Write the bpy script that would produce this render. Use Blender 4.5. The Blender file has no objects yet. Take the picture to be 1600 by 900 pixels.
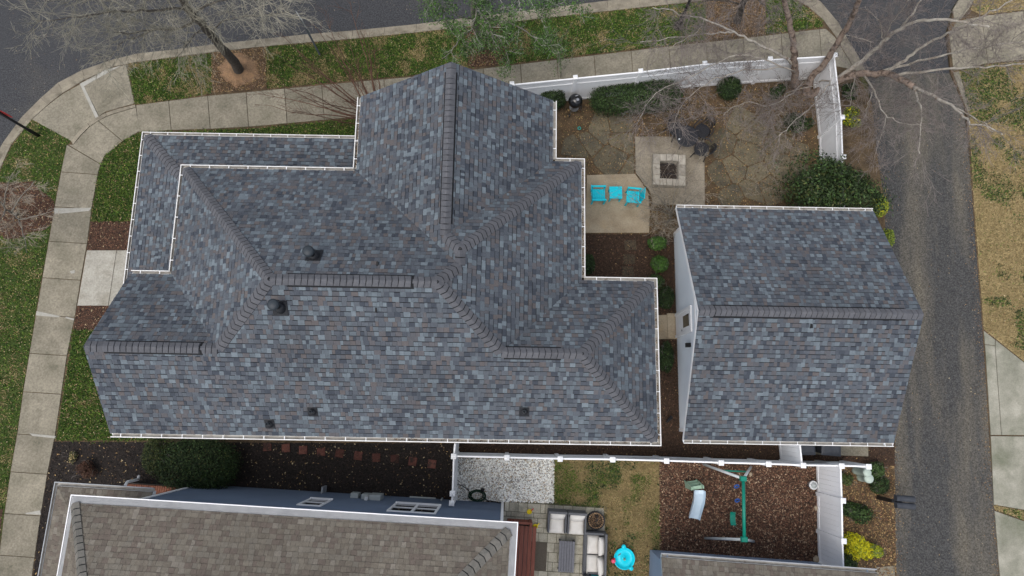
import bpy, bmesh, math, random
import numpy as np
from mathutils import Matrix, Vector
from mathutils.geometry import tessellate_polygon

rng = random.Random(7)
nrg = np.random.default_rng(11)
scene = bpy.context.scene
COL = scene.collection

# ------------------------------------------------------------------ camera
CAM_H, CAM_F, CAM_TILT, CAM_YAW, CAM_ROLL = 24.0, 1026.8, 0.1829, -0.029, 0.0458
CAM_R = (Matrix.Rotation(CAM_YAW, 3, 'Z') @ Matrix.Rotation(CAM_TILT, 3, 'X') @ Matrix.Rotation(CAM_ROLL, 3, 'Z'))
cam_data = bpy.data.cameras.new('camera')
cam_data.sensor_width = 36.0
cam_data.lens = 36.0 * CAM_F / 1600.0
cam_data.clip_end = 2000.0
cam = bpy.data.objects.new('camera', cam_data)
COL.objects.link(cam)
cam.matrix_world = Matrix.Translation((0, 0, CAM_H)) @ CAM_R.to_4x4()
scene.camera = cam

# ------------------------------------------------------------------ sky, sun, exposure
SUN_EL, SUN_AZ = math.radians(66), math.radians(222)      # azimuth clockwise from +Y (north)
world = bpy.data.worlds.new('World')
scene.world = world
world.use_nodes = True
wn = world.node_tree
sky = wn.nodes.new('ShaderNodeTexSky')
sky.sky_type = 'NISHITA'
sky.sun_disc = False
sky.sun_elevation = SUN_EL
sky.sun_rotation = SUN_AZ
sky.air_density = 1.0
sky.dust_density = 4.0
sky.ozone_density = 1.0
bg = wn.nodes['Background']
bg.inputs['Strength'].default_value = 0.15
hs_ = wn.nodes.new('ShaderNodeHueSaturation')      # overcast: the cloud layer greys the blue
hs_.inputs['Saturation'].default_value = 0.5
wn.links.new(sky.outputs[0], hs_.inputs['Color'])
wn.links.new(hs_.outputs[0], bg.inputs[0])
sd = bpy.data.lights.new('sun', 'SUN')
sd.energy = 0.5
sd.angle = math.radians(40)
sd.color = (1.0, 0.955, 0.89)
sun = bpy.data.objects.new('sun', sd)
COL.objects.link(sun)
_sv = Vector((math.sin(SUN_AZ) * math.cos(SUN_EL), math.cos(SUN_AZ) * math.cos(SUN_EL), math.sin(SUN_EL)))
sun.rotation_euler = _sv.to_track_quat('Z', 'Y').to_euler()
sun.location = _sv * 60
vs = scene.view_settings
vs.view_transform = 'Standard'
vs.look = 'None'
vs.gamma = 1.0
vs.use_curve_mapping = False
vs.exposure = 0.52

# ------------------------------------------------------------------ helpers
_R = np.array(CAM_R)


def W(px, py, z=0.0):
    """survey point of the photograph laid onto the level z (metres)"""
    d = _R @ np.array([(px - 800) / CAM_F, -(py - 450) / CAM_F, -1.0])
    t = (z - CAM_H) / d[2]
    return (float(d[0] * t), float(d[1] * t), z)


def W2(px, py, z=0.0):
    return W(px, py, z)[:2]


def tag(o, label=None, cat=None, group=None, kind=None):
    if label:
        o['label'] = label
    if cat:
        o['category'] = cat
    if group:
        o['group'] = group
    if kind:
        o['kind'] = kind
    return o


def empty(name, loc=(0, 0, 0), rz=0.0, parent=None):
    o = bpy.data.objects.new(name, None)
    o.empty_display_size = 0.2
    COL.objects.link(o)
    o.location = loc
    o.rotation_euler = (0, 0, rz)
    o.parent = parent
    return o


class MB:
    """collects shapes; build() links them as one mesh object"""

    def __init__(self):
        self.v, self.f, self.m = [], [], []

    def add(self, vs, fs, mi=0):
        b = len(self.v)
        self.v.extend([tuple(p) for p in vs])
        for f in fs:
            self.f.append(tuple(i + b for i in f))
            self.m.append(mi)

    def box(self, lo, hi, mi=0, rz=0.0, c=(0, 0, 0), bev=0.0):
        x0, y0, z0 = lo
        x1, y1, z1 = hi
        if bev > 0:
            b = bev
            vs = []
            for (z, k) in ((z0, 0), (z1 - b, 0), (z1, b)):
                vs += [(x0 + k, y0 + k, z), (x1 - k, y0 + k, z), (x1 - k, y1 - k, z), (x0 + k, y1 - k, z)]
            fs = [(3, 2, 1, 0), (8, 9, 10, 11)]
            for s in (0, 4):
                for i in range(4):
                    j = (i + 1) % 4
                    fs.append((s + i, s + j, s + 4 + j, s + 4 + i))
        else:
            vs = [(x0, y0, z0), (x1, y0, z0), (x1, y1, z0), (x0, y1, z0), (x0, y0, z1), (x1, y0, z1), (x1, y1, z1), (x0, y1, z1)]
            fs = [(3, 2, 1, 0), (4, 5, 6, 7), (0, 1, 5, 4), (1, 2, 6, 5), (2, 3, 7, 6), (3, 0, 4, 7)]
        if rz or c != (0, 0, 0):
            cs, sn = math.cos(rz), math.sin(rz)
            vs = [(c[0] + cs * x - sn * y, c[1] + sn * x + cs * y, c[2] + z) for x, y, z in vs]
        self.add(vs, fs, mi)

    def prism(self, poly, z0, z1, mi=0, bev=0.0):
        """poly: ccw plan polygon"""
        n = len(poly)
        if area2(poly) < 0:
            poly = poly[::-1]
        if bev > 0:
            inn = offset_poly(poly, bev)
            vs = [(x, y, z0) for x, y in poly] + [(x, y, z1 - bev * .7) for x, y in poly] + [(x, y, z1) for x, y in inn]
            k = 3
        else:
            vs = [(x, y, z0) for x, y in poly] + [(x, y, z1) for x, y in poly]
            k = 2
        fs = []
        for s in range(k - 1):
            for i in range(n):
                j = (i + 1) % n
                fs.append((s * n + i, s * n + j, (s + 1) * n + j, (s + 1) * n + i))
        for t in tess(poly):
            fs.append(tuple((k - 1) * n + i for i in t))
            fs.append(tuple(reversed(t)))
        self.add(vs, fs, mi)

    def sheet(self, poly, z, mi=0):
        if area2(poly) < 0:
            poly = poly[::-1]
        self.add([(x, y, z) for x, y in poly], tess(poly), mi)

    def tube(self, pts, rad, sides=8, mi=0, cap=True):
        pts = [Vector(p) for p in pts]
        n = len(pts)
        if not hasattr(rad, '__len__'):
            rad = [rad] * n
        vs, fs = [], []
        ref = None
        for i, p in enumerate(pts):
            d = (pts[min(i + 1, n - 1)] - pts[max(i - 1, 0)])
            if d.length < 1e-9:
                d = Vector((0, 0, 1))
            d.normalize()
            if ref is None:
                ref = d.orthogonal().normalized()
            a = (ref - d * ref.dot(d))
            a = a.normalized() if a.length > 1e-6 else d.orthogonal().normalized()
            b = d.cross(a)
            ref = a
            for k in range(sides):
                t = 2 * math.pi * k / sides
                vs.append(p + (a * math.cos(t) + b * math.sin(t)) * rad[i])
        for i in range(n - 1):
            for k in range(sides):
                j = (k + 1) % sides
                fs.append((i * sides + k, i * sides + j, (i + 1) * sides + j, (i + 1) * sides + k))
        if cap:
            fs.append(tuple(range(sides - 1, -1, -1)))
            fs.append(tuple((n - 1) * sides + k for k in range(sides)))
        self.add(vs, fs, mi)

    def lathe(self, prof, c=(0, 0, 0), sides=20, mi=0, sx=1.0, sy=1.0):
        vs, fs = [], []
        n = len(prof)
        for r, z in prof:
            for k in range(sides):
                t = 2 * math.pi * k / sides
                vs.append((c[0] + r * math.cos(t) * sx, c[1] + r * math.sin(t) * sy, c[2] + z))
        for i in range(n - 1):
            for k in range(sides):
                j = (k + 1) % sides
                fs.append((i * sides + k, i * sides + j, (i + 1) * sides + j, (i + 1) * sides + k))
        if prof[0][0] > 1e-4:
            fs.append(tuple(range(sides - 1, -1, -1)))
        if prof[-1][0] > 1e-4:
            fs.append(tuple((n - 1) * sides + k for k in range(sides)))
        self.add(vs, fs, mi)

    def bar(self, a, b, w, h, mi=0):
        """square-section bar from a to b (w horizontal, h the other way)"""
        a, b = Vector(a), Vector(b)
        d = (b - a).normalized()
        s = Vector((0, 0, 1)).cross(d)
        s = s.normalized() if s.length > 1e-4 else Vector((1, 0, 0))
        u = d.cross(s)
        vs = []
        for p in (a, b):
            for (i, j) in ((-1, -1), (1, -1), (1, 1), (-1, 1)):
                vs.append(p + s * (w / 2 * i) + u * (h / 2 * j))
        self.add(vs, [(3, 2, 1, 0), (4, 5, 6, 7), (0, 1, 5, 4), (1, 2, 6, 5), (2, 3, 7, 6), (3, 0, 4, 7)], mi)

    def mesh(self, name, mats, smooth=False):
        me = bpy.data.meshes.new(name)
        me.from_pydata(self.v, [], self.f)
        for m in (mats if isinstance(mats, (list, tuple)) else [mats]):
            me.materials.append(m)
        me.polygons.foreach_set('material_index', self.m)
        if smooth:
            me.polygons.foreach_set('use_smooth', [True] * len(self.f))
        me.update()
        return me

    def build(self, name, mats, parent=None, smooth=False, loc=None, rz=0.0):
        o = bpy.data.objects.new(name, self.mesh(name, mats, smooth))
        COL.objects.link(o)
        o.parent = parent
        if loc:
            o.location = loc
        if rz:
            o.rotation_euler = (0, 0, rz)
        return o


def area2(p):
    return sum(p[i][0] * p[(i + 1) % len(p)][1] - p[(i + 1) % len(p)][0] * p[i][1] for i in range(len(p)))


def tess(poly):
    if len(poly) == 3:
        return [(0, 1, 2)]
    ts = tessellate_polygon([[Vector((p[0], p[1], 0)) for p in poly]])
    out = []
    for t in ts:
        a = area2([poly[i] for i in t])
        if abs(a) < 1e-9:
            continue
        out.append(tuple(t) if a > 0 else tuple(reversed(t)))
    return out


def offset_poly(poly, d):
    """inward offset of a ccw polygon"""
    n = len(poly)
    out = []
    for i in range(n):
        p0, p1, p2 = poly[i - 1], poly[i], poly[(i + 1) % n]
        e1 = np.array(p1) - np.array(p0)
        e2 = np.array(p2) - np.array(p1)
        e1 = e1 / (np.linalg.norm(e1) + 1e-9)
        e2 = e2 / (np.linalg.norm(e2) + 1e-9)
        n1, n2 = np.array([-e1[1], e1[0]]), np.array([-e2[1], e2[0]])
        b = n1 + n2
        L = np.linalg.norm(b)
        b = b / L if L > 1e-6 else n1
        k = d / max(0.35, float(b @ n1))
        out.append((p1[0] + b[0] * k, p1[1] + b[1] * k))
    return out


def clip_half(poly, a, b, c):
    """keep a*x+b*y >= c"""
    out = []
    n = len(poly)
    for i in range(n):
        p, q = poly[i], poly[(i + 1) % n]
        sp, sq = a * p[0] + b * p[1] - c, a * q[0] + b * q[1] - c
        if sp >= 0:
            out.append(p)
        if (sp > 0 > sq) or (sp < 0 < sq):
            t = sp / (sp - sq)
            out.append((p[0] + (q[0] - p[0]) * t, p[1] + (q[1] - p[1]) * t))
    return out


def clip_convex(sub, clip):
    """sub clipped by a ccw convex polygon"""
    n = len(clip)
    for i in range(n):
        p, q = clip[i], clip[(i + 1) % n]
        a, b = -(q[1] - p[1]), q[0] - p[0]
        sub = clip_half(sub, a, b, a * p[0] + b * p[1])
        if len(sub) < 3:
            return []
    return sub


def pip(P, poly):
    x, y = P[:, 0], P[:, 1]
    ins = np.zeros(len(P), bool)
    n = len(poly)
    for i in range(n):
        x0, y0 = poly[i]
        x1, y1 = poly[(i + 1) % n]
        c = ((y0 > y) != (y1 > y))
        with np.errstate(divide='ignore', invalid='ignore'):
            xi = (x1 - x0) * (y - y0) / (y1 - y0 + 1e-12) + x0
        ins ^= c & (x < xi)
    return ins


def sample(polys, n, holes=()):
    """n random plan points inside polygons (list of polys), outside holes"""
    if polys and not hasattr(polys[0][0], '__len__'):
        polys = [polys]
    A = [abs(area2(p)) for p in polys]
    out = []
    for p, a in zip(polys, A):
        k = int(n * a / sum(A)) + 1
        arr = np.array(p)
        lo, hi = arr.min(0), arr.max(0)
        got = np.zeros((0, 2))
        while len(got) < k:
            q = nrg.uniform(lo, hi, (int(k * 2.5) + 50, 2))
            got = np.vstack([got, q[pip(q, p)]])
        out.append(got[:k])
    P = np.vstack(out)
    for h in holes:
        P = P[~pip(P, h)]
    return P


def px(poly, z=0.0):
    return [W2(a, b, z) for a, b in poly]


def fast_mesh(name, V, nper, mats, idx=None, parent=None, kind=None, smooth=False, nrm=None):
    """V: (F, nper, 3) separate faces"""
    F = V.shape[0]
    me = bpy.data.meshes.new(name)
    me.vertices.add(F * nper)
    me.vertices.foreach_set('co', V.reshape(-1).astype(np.float32))
    me.loops.add(F * nper)
    me.loops.foreach_set('vertex_index', np.arange(F * nper, dtype=np.int32))
    me.polygons.add(F)
    me.polygons.foreach_set('loop_start', np.arange(0, F * nper, nper, dtype=np.int32))
    for m in (mats if isinstance(mats, (list, tuple)) else [mats]):
        me.materials.append(m)
    if idx is not None:
        me.polygons.foreach_set('material_index', idx.astype(np.int32))
    me.update(calc_edges=True)
    me.validate()
    o = bpy.data.objects.new(name, me)
    COL.objects.link(o)
    o.parent = parent
    if kind:
        o['kind'] = kind
    return o


def leaf_faces(C, N, sx, sy):
    """diamond-ish leaves: C centres, N normals, sx, sy half sizes (arrays)"""
    n = len(C)
    N = N / (np.linalg.norm(N, axis=1, keepdims=True) + 1e-9)
    r = nrg.normal(size=(n, 3))
    a = np.cross(N, r)
    a /= np.linalg.norm(a, axis=1, keepdims=True) + 1e-9
    b = np.cross(N, a)
    sx = np.broadcast_to(np.asarray(sx, float).reshape(-1, 1), (n, 1))
    sy = np.broadcast_to(np.asarray(sy, float).reshape(-1, 1), (n, 1))
    V = np.stack([C - a * sx, C - b * sy * .8 + a * sx * .15 + N * sx * .18, C + a * sx, C + b * sy * .8 + a * sx * .1 + N * sx * .18], axis=1)
    return V


def rand_up(n, tilt=0.6):
    N = nrg.normal(size=(n, 3)) * tilt
    N[:, 2] = np.abs(N[:, 2]) + 1.0
    return N


def scatter_leaves(name, polys, n, size, mats, z=0.02, holes=(), label=None, cat=None, tilt=.5, zr=.02, weights=None, parent=None):
    P = sample(polys, n, holes)
    k = len(P)
    C = np.column_stack([P, z + nrg.uniform(0, zr, k)])
    s = nrg.uniform(size[0], size[1], k)
    V = leaf_faces(C, rand_up(k, tilt), s, s * nrg.uniform(.35, .8, k))
    idx = None
    if isinstance(mats, (list, tuple)):
        idx = nrg.choice(len(mats), k, p=weights)
    o = fast_mesh(name, V, 4, mats, idx, parent, 'stuff')
    if label:
        tag(o, label, cat)
    return o


def noise2(P, s, seed=0):
    """cheap smooth value noise on plan points"""
    r = np.random.default_rng(seed)
    T = r.random((64, 64))
    q = P * s
    i = np.floor(q).astype(int)
    f = q - i
    f = f * f * (3 - 2 * f)
    g = lambda a, b: T[(i[:, 0] + a) % 64, (i[:, 1] + b) % 64]
    return (g(0, 0) * (1 - f[:, 0]) + g(1, 0) * f[:, 0]) * (1 - f[:, 1]) + (g(0, 1) * (1 - f[:, 0]) + g(1, 1) * f[:, 0]) * f[:, 1]


def grass(name, polys, n, h, mats, wfun, holes=(), label=None, keep=None, z=0.006, w=.015):
    P = sample(polys, n, holes)
    if keep is not None:
        P = P[keep(P)]
    P = P + nrg.normal(size=P.shape) * .035        # ragged edges over the paving
    k = len(P)
    ang = nrg.uniform(0, 2 * np.pi, k)
    w = nrg.uniform(.6, 1.4, k) * w
    d = np.column_stack([np.cos(ang), np.sin(ang), np.zeros(k)])
    C = np.column_stack([P, np.full(k, z)])
    hh = nrg.uniform(h[0], h[1], k)
    lean = nrg.normal(size=(k, 3)) * hh[:, None] * .7
    lean[:, 2] = hh
    V = np.stack([C - d * w[:, None], C + d * w[:, None], C + lean], axis=1)
    idx = wfun(P)
    o = fast_mesh(name, V, 3, mats, idx, None, 'stuff')
    if label:
        tag(o, label, 'grass')
    return o


# ------------------------------------------------------------------ materials
def mat(name, c1, c2=None, scale=8.0, detail=4.0, rough=.85, bump=0.0, bscale=60.0, rnd=0.0, island=0.0, spec=.3, metal=0.0,
        c3=None, s3=1.0, lo3=.5, hi3=.62, lo=.35, hi=.65, fine=0.0, fscale=150.0, trans=0.0, stretch=None, broad=0.0):
    """noise between c1 and c2 (world position), optional patches c3, random per object / island brightness"""
    m = bpy.data.materials.new(name)
    m.use_nodes = True
    t = m.node_tree
    N, L = t.nodes, t.links
    b = N['Principled BSDF']
    b.inputs['Roughness'].default_value = rough
    b.inputs['Specular IOR Level'].default_value = spec
    b.inputs['Metallic'].default_value = metal
    geo = N.new('ShaderNodeNewGeometry')
    pos = pos0 = geo.outputs['Position']
    if stretch:
        mp = N.new('ShaderNodeMapping')
        mp.inputs['Scale'].default_value = stretch
        L.new(pos, mp.inputs['Vector'])
        pos = mp.outputs[0]

    def nz(s, d=detail, raw=False):
        n = N.new('ShaderNodeTexNoise')
        n.inputs['Scale'].default_value = s
        n.inputs['Detail'].default_value = d
        n.inputs['Roughness'].default_value = .6
        L.new(pos0 if raw else pos, n.inputs['Vector'])
        return n.outputs['Fac']

    def remap(x, a, c):
        r = N.new('ShaderNodeMapRange')
        r.inputs['From Min'].default_value = a
        r.inputs['From Max'].default_value = c
        L.new(x, r.inputs['Value'])
        return r.outputs[0]

    def mix(f, a, c, mode='MIX'):
        x = N.new('ShaderNodeMix')
        x.data_type = 'RGBA'
        x.blend_type = mode
        if isinstance(f, float):
            x.inputs['Factor'].default_value = f
        else:
            L.new(f, x.inputs['Factor'])
        for s, q in (('A', a), ('B', c)):
            i = [k for k in x.inputs if k.name == s and k.type == 'RGBA'][0]
            if isinstance(q, tuple):
                i.default_value = (*q[:3], 1)
            else:
                L.new(q, i)
        return [k for k in x.outputs if k.type == 'RGBA'][0]

    col = tuple(c1)
    if c2:
        col = mix(remap(nz(scale, detail, bool(c3)), lo, hi), tuple(c1), tuple(c2))
    if c3:
        col = mix(remap(nz(s3, 5.0), lo3, hi3), col, tuple(c3))

    def bright(fac, amt):
        r = N.new('ShaderNodeMapRange')
        r.inputs['To Min'].default_value = 1 - amt
        r.inputs['To Max'].default_value = 1 + amt
        L.new(fac, r.inputs['Value'])
        cc = N.new('ShaderNodeCombineColor')
        for k in range(3):
            L.new(r.outputs[0], cc.inputs[k])
        return cc.outputs[0]
    if rnd:
        oi = N.new('ShaderNodeObjectInfo')
        col = mix(1.0, col, bright(oi.outputs['Random'], rnd), 'MULTIPLY')
    if island:
        col = mix(1.0, col, bright(geo.outputs['Random Per Island'], island), 'MULTIPLY')
    if fine:
        col = mix(1.0, col, bright(remap(nz(fscale, 2.0, True), .3, .7), fine), 'MULTIPLY')
    if broad:
        col = mix(1.0, col, bright(remap(nz(.45, 5.0, True), .3, .7), broad), 'MULTIPLY')
    ci = b.inputs['Base Color']
    if isinstance(col, tuple):
        ci.default_value = (*col[:3], 1)
    else:
        L.new(col, ci)
    if bump:
        bp = N.new('ShaderNodeBump')
        bp.inputs['Strength'].default_value = bump
        bp.inputs['Distance'].default_value = .02
        L.new(nz(bscale), bp.inputs['Height'])
        L.new(bp.outputs[0], b.inputs['Normal'])
    if trans:
        b.inputs['Transmission Weight'].default_value = trans
    return m


MT = {}
A = MT
A['asphalt'] = mat('asphalt', (.030, .033, .038), (.068, .068, .070), 24, 6, .9, .5, 90, c3=(.075, .072, .066), s3=.35, lo3=.55, hi3=.8, fine=.5, fscale=22)
A['asphalt_old'] = mat('worn_asphalt', (.038, .040, .042), (.078, .076, .072), 24, 6, .92, .5, 90, c3=(.135, .120, .092), s3=.8, lo3=.45, hi3=.72, fine=.5, fscale=22, stretch=(1.0, .16, 1.0))
A['concrete'] = mat('concrete', (.19, .172, .13), (.275, .248, .19), 2.6, 10, .9, .25, 40, rnd=.12, c3=(.135, .125, .09), s3=1.3, lo3=.47, hi3=.72, fine=.22, fscale=16)
A['kerbcon'] = mat('kerb_concrete', (.19, .168, .128), (.28, .25, .19), 3.0, 8, .9, .2, 60, rnd=.06, c3=(.13, .115, .085), s3=2.0, lo3=.52, hi3=.72, fine=.14, fscale=26)
A['concrete_light'] = mat('pale_concrete', (.31, .295, .25), (.39, .375, .325), 2, 8, .9, .1, 60, rnd=.05, c3=(.25, .23, .185), s3=1.2, lo3=.5, hi3=.7, fine=.16, fscale=18)
A['concrete_tan'] = mat('tan_concrete', (.27, .215, .145), (.37, .31, .22), 1.6, 8, .9, .1, 60, rnd=.05, c3=(.36, .25, .13), s3=.9, lo3=.55, hi3=.8, fine=.16, fscale=24)
A['concrete_drive'] = mat('stained_drive_concrete', (.20, .20, .155), (.36, .345, .285), 1.0, 8, .9, .1, 60, c3=(.155, .162, .115), s3=.6, lo3=.5, hi3=.7, fine=.12, fscale=24)
A['pad'] = mat('grey_pad_concrete', (.22, .19, .145), (.30, .265, .205), 1.8, 8, .9, .1, 60, c3=(.17, .145, .105), s3=1.2, lo3=.5, hi3=.7, fine=.18, fscale=18)
A['soil'] = mat('soil', (.062, .043, .025), (.125, .088, .050), 3.5, 8, .95, .8, 45, c3=(.15, .10, .055), s3=.8, lo3=.52, hi3=.75, fine=.4, fscale=30)
A['terrain'] = mat('terrain_grass', (.035, .055, .014), (.13, .11, .045), 1.2, 8, .95, .8, 45, fine=.4, fscale=30)
A['clay'] = mat('clay', (.29, .175, .095), (.17, .11, .066), 5, 6, .95, .5, 45, fine=.3, fscale=30)
A['lawn'] = mat('lawn_soil', (.035, .058, .012), (.062, .085, .02), 2.0, 6, .95, .6, 45, fine=.4, fscale=30)
A['lawn_dead'] = mat('dormant_lawn', (.31, .24, .12), (.24, .185, .09), 2.0, 6, .95, .6, 45, c3=(.10, .10, .035), s3=1.1, lo3=.60, hi3=.78, fine=.35, fscale=30)
A['mulch_dark'] = mat('dark_mulch', (.012, .010, .009), (.030, .024, .021), 14, 6, .95, .9, 50, fine=.5, fscale=30)
A['mulch_red'] = mat('red_brown_mulch', (.045, .024, .016), (.085, .048, .033), 14, 6, .95, .9, 50, fine=.5, fscale=30)
A['mulch_brown'] = mat('brown_mulch', (.034, .021, .014), (.07, .042, .026), 12, 6, .95, .9, 50, fine=.45, fscale=30)
A['gravel_bed'] = mat('gravel_bed', (.22, .21, .19), (.42, .41, .38), 20, 4, .9, .8, 40)
A['flag'] = mat('flagstone', (.108, .094, .062), (.158, .134, .086), 4, 6, .9, .5, 30, rnd=.2, c3=(.080, .074, .056), s3=1.8, lo3=.48, hi3=.68, fine=.25, fscale=25)
A['paver'] = mat('patio_paver', (.33, .31, .245), (.42, .395, .32), 6, 6, .9, .3, 50, rnd=.14, c3=(.20, .19, .15), s3=2.2, lo3=.5, hi3=.7, fine=.2, fscale=30)
A['joint'] = mat('paver_joint_sand', (.085, .085, .05), (.13, .12, .08), 10, 4, .95)
A['oldstone'] = mat('mossy_stepping_stone', (.055, .042, .027), (.09, .07, .045), 8, 5, .9, .3, 50, rnd=.2, fine=.3, fscale=30)
A['redpaver'] = mat('red_paver', (.088, .034, .026), (.135, .055, .041), 8, 5, .9, .3, 50, rnd=.4, c3=(.035, .024, .02), s3=5, lo3=.5, hi3=.62, fine=.25, fscale=30)
A['white'] = mat('white_paint', (.85, .86, .87), (.79, .80, .81), 1.4, 5, .5)
A['vinyl'] = mat('white_vinyl', (.88, .89, .90), (.83, .84, .85), 1.0, 5, .45, rnd=.015)
A['vinyl_dirty'] = mat('weathered_white_vinyl', (.74, .75, .75), (.60, .60, .58), 1.5, 6, .5, rnd=.04)
A['gutter'] = mat('gutter_enamel', (.76, .76, .75), (.64, .63, .60), 3.0, 6, .45, c3=(.50, .47, .42), s3=5, lo3=.62, hi3=.75)
A['gutter_in'] = mat('gutter_inside', (.42, .41, .38), (.30, .28, .25), 4, 5, .7, c3=(.14, .11, .08), s3=3, lo3=.6, hi3=.72)
A['gutter_guard'] = mat('gutter_guard', (.60, .61, .62), (.52, .53, .54), 3, 4, .6)
A['gutter_grey'] = mat('grey_gutter', (.33, .35, .37), (.28, .30, .32), 2, 4, .45)
A['siding_white'] = mat('white_siding', (.76, .82, .87), (.70, .76, .82), .8, 4, .6)
A['siding_blue'] = mat('blue_siding', (.25, .325, .45), (.225, .295, .41), 1.0, 4, .6)
A['felt'] = mat('roof_felt', (.012, .014, .018), (.020, .022, .027), 9, 3, .95)
A['ridge_black'] = mat('ridge_vent_black', (.012, .013, .015))
A['cap'] = mat('ridge_cap_shingle', (.088, .092, .104), (.108, .110, .120), 9, 4, .92, .3, 120, rnd=.10, fine=.12, fscale=60)
A['valley'] = mat('valley_shingle', (.10, .11, .125), (.13, .135, .15), 9, 4, .92)
_sh = [(.140, .166, .186), (.112, .132, .150), (.098, .110, .126), (.086, .096, .112), (.070, .079, .095), (.052, .060, .075), (.106, .102, .108), (.114, .102, .101), (.094, .096, .105), (.160, .190, .212)]
SHW = [.10, .13, .16, .13, .11, .07, .11, .06, .09, .04]
A['sh'] = [mat('slate_shingle', c, tuple(k * .86 for k in c), 16, 3, .93, .25, 140, fine=.12, fscale=70, broad=.12) for c in [(r * .965, g * .985, b * 1.0) for r, g, b in _sh]]
_sb = [(.195, .182, .158), (.170, .156, .135), (.145, .130, .115), (.185, .175, .155), (.155, .134, .120), (.225, .212, .190)]
SBW = [.22, .24, .18, .16, .14, .06]
A['shb'] = [mat('brown_shingle', c, tuple(k * .82 for k in c), 14, 3, .93, .25, 140, fine=.18, fscale=60, broad=.12) for c in [(r * .90, g * .86, b * .80) for r, g, b in _sb]]
A['capb'] = mat('brown_ridge_cap', (.125, .122, .11), (.175, .165, .145), 6, 4, .92, .3, 120, rnd=.12, fine=.15, fscale=60)
A['feltb'] = mat('brown_roof_felt', (.055, .05, .045), (.07, .062, .055), 9, 3, .95)
A['brick'] = mat('red_brick', (.20, .075, .045), (.28, .12, .075), 12, 4, .9, rnd=.2)
A['mortar'] = mat('mortar', (.27, .23, .19))
A['glass'] = mat('window_glass', (.012, .016, .018), rough=.06, spec=.6)
A['black'] = mat('black_paint', (.012, .012, .013), rough=.4)
A['blackmetal'] = mat('black_enamel', (.010, .010, .011), rough=.18, spec=.6)
A['iron'] = mat('dark_wrought_iron', (.016, .017, .02), (.03, .03, .034), 20, 3, .5)
A['steel'] = mat('steel', (.45, .46, .47), rough=.35, metal=.9)
A['greysteel'] = mat('grey_post_metal', (.09, .105, .12), rough=.5)
A['lead'] = mat('pipe_boot_rubber', (.012, .013, .016), (.022, .024, .028), 12, 3, .6)
A['pipecap'] = mat('pipe_cap', (.030, .038, .046), rough=.5)
A['turq'] = mat('turquoise_plastic', (.004, .60, .72), (.004, .55, .68), 3, 3, .45)
A['turq2'] = mat('turquoise_pool_plastic', (.006, .60, .74), rough=.35)
A['green_pl'] = mat('green_steel', (.006, .20, .14), rough=.4)
A['leg_white'] = mat('pale_steel_tube', (.56, .60, .62), (.46, .50, .50), 4, 4, .4)
A['blue_pl'] = mat('blue_plastic', (.02, .09, .34), rough=.4)
A['slide'] = mat('pale_blue_plastic', (.50, .63, .73), (.56, .68, .77), 3, 3, .4)
A['slide_g'] = mat('pale_green_plastic', (.25, .38, .27), (.30, .43, .33), 3, 3, .45)
A['pink_pl'] = mat('pink_plastic', (.75, .10, .18), rough=.4)
A['yellow_pl'] = mat('yellow_plastic', (.75, .60, .02), rough=.4)
A['red_pl'] = mat('red_plastic', (.5, .03, .03), rough=.4)
A['wicker'] = mat('grey_wicker', (.085, .088, .098), (.14, .145, .155), 55, 3, .7, .6, 90)
A['tabletop'] = mat('grey_slat', (.115, .118, .135), (.15, .152, .17), 18, 3, .6, rnd=.10)
A['cushion'] = mat('cream_cushion', (.66, .64, .60), (.58, .56, .52), 5, 5, .9, .25, 25)
A['doormat'] = mat('brown_doormat', (.085, .072, .055), (.11, .095, .075), 30, 4, .95, .5, 90)
A['deck'] = mat('red_brown_deck_board', (.16, .05, .034), (.225, .08, .055), 4, 6, .7, .2, 40, rnd=.14, stretch=(6, .6, 1))
A['wood'] = mat('log_wood', (.24, .15, .085), (.36, .25, .15), 12, 5, .9, rnd=.3)
A['pedestal'] = mat('green_utility_box', (.38, .46, .40), (.44, .52, .46), 3, 4, .6)
A['meter'] = mat('grey_meter_box', (.32, .36, .36), (.38, .41, .41), 4, 3, .5)
A['bin'] = mat('charcoal_bin_plastic', (.035, .04, .05), (.05, .055, .065), 5, 3, .55)
A['ash'] = mat('burnt_ash', (.02, .016, .013), (.07, .055, .045), 18, 6, .95, .9, 40)
A['firestone'] = mat('fire_pit_stone', (.30, .275, .23), (.40, .37, .31), 6, 6, .9, .4, 40, rnd=.14)
A['hose'] = mat('green_hose', (.012, .04, .022), rough=.45)
A['signgrey'] = mat('sign_back_aluminium', (.28, .31, .33), (.34, .36, .38), 4, 3, .4)
A['signred'] = mat('red_sign', (.32, .02, .02), rough=.5)
A['pot'] = mat('white_plastic_pot', (.55, .57, .58), rough=.5)
A['rock'] = mat('tan_rock', (.38, .31, .22), (.30, .24, .17), 9, 4, .9)
A['tape'] = mat('white_repair_mortar', (.37, .36, .32), (.31, .30, .26), 5, 5, .9, fine=.12, fscale=30)
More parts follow.
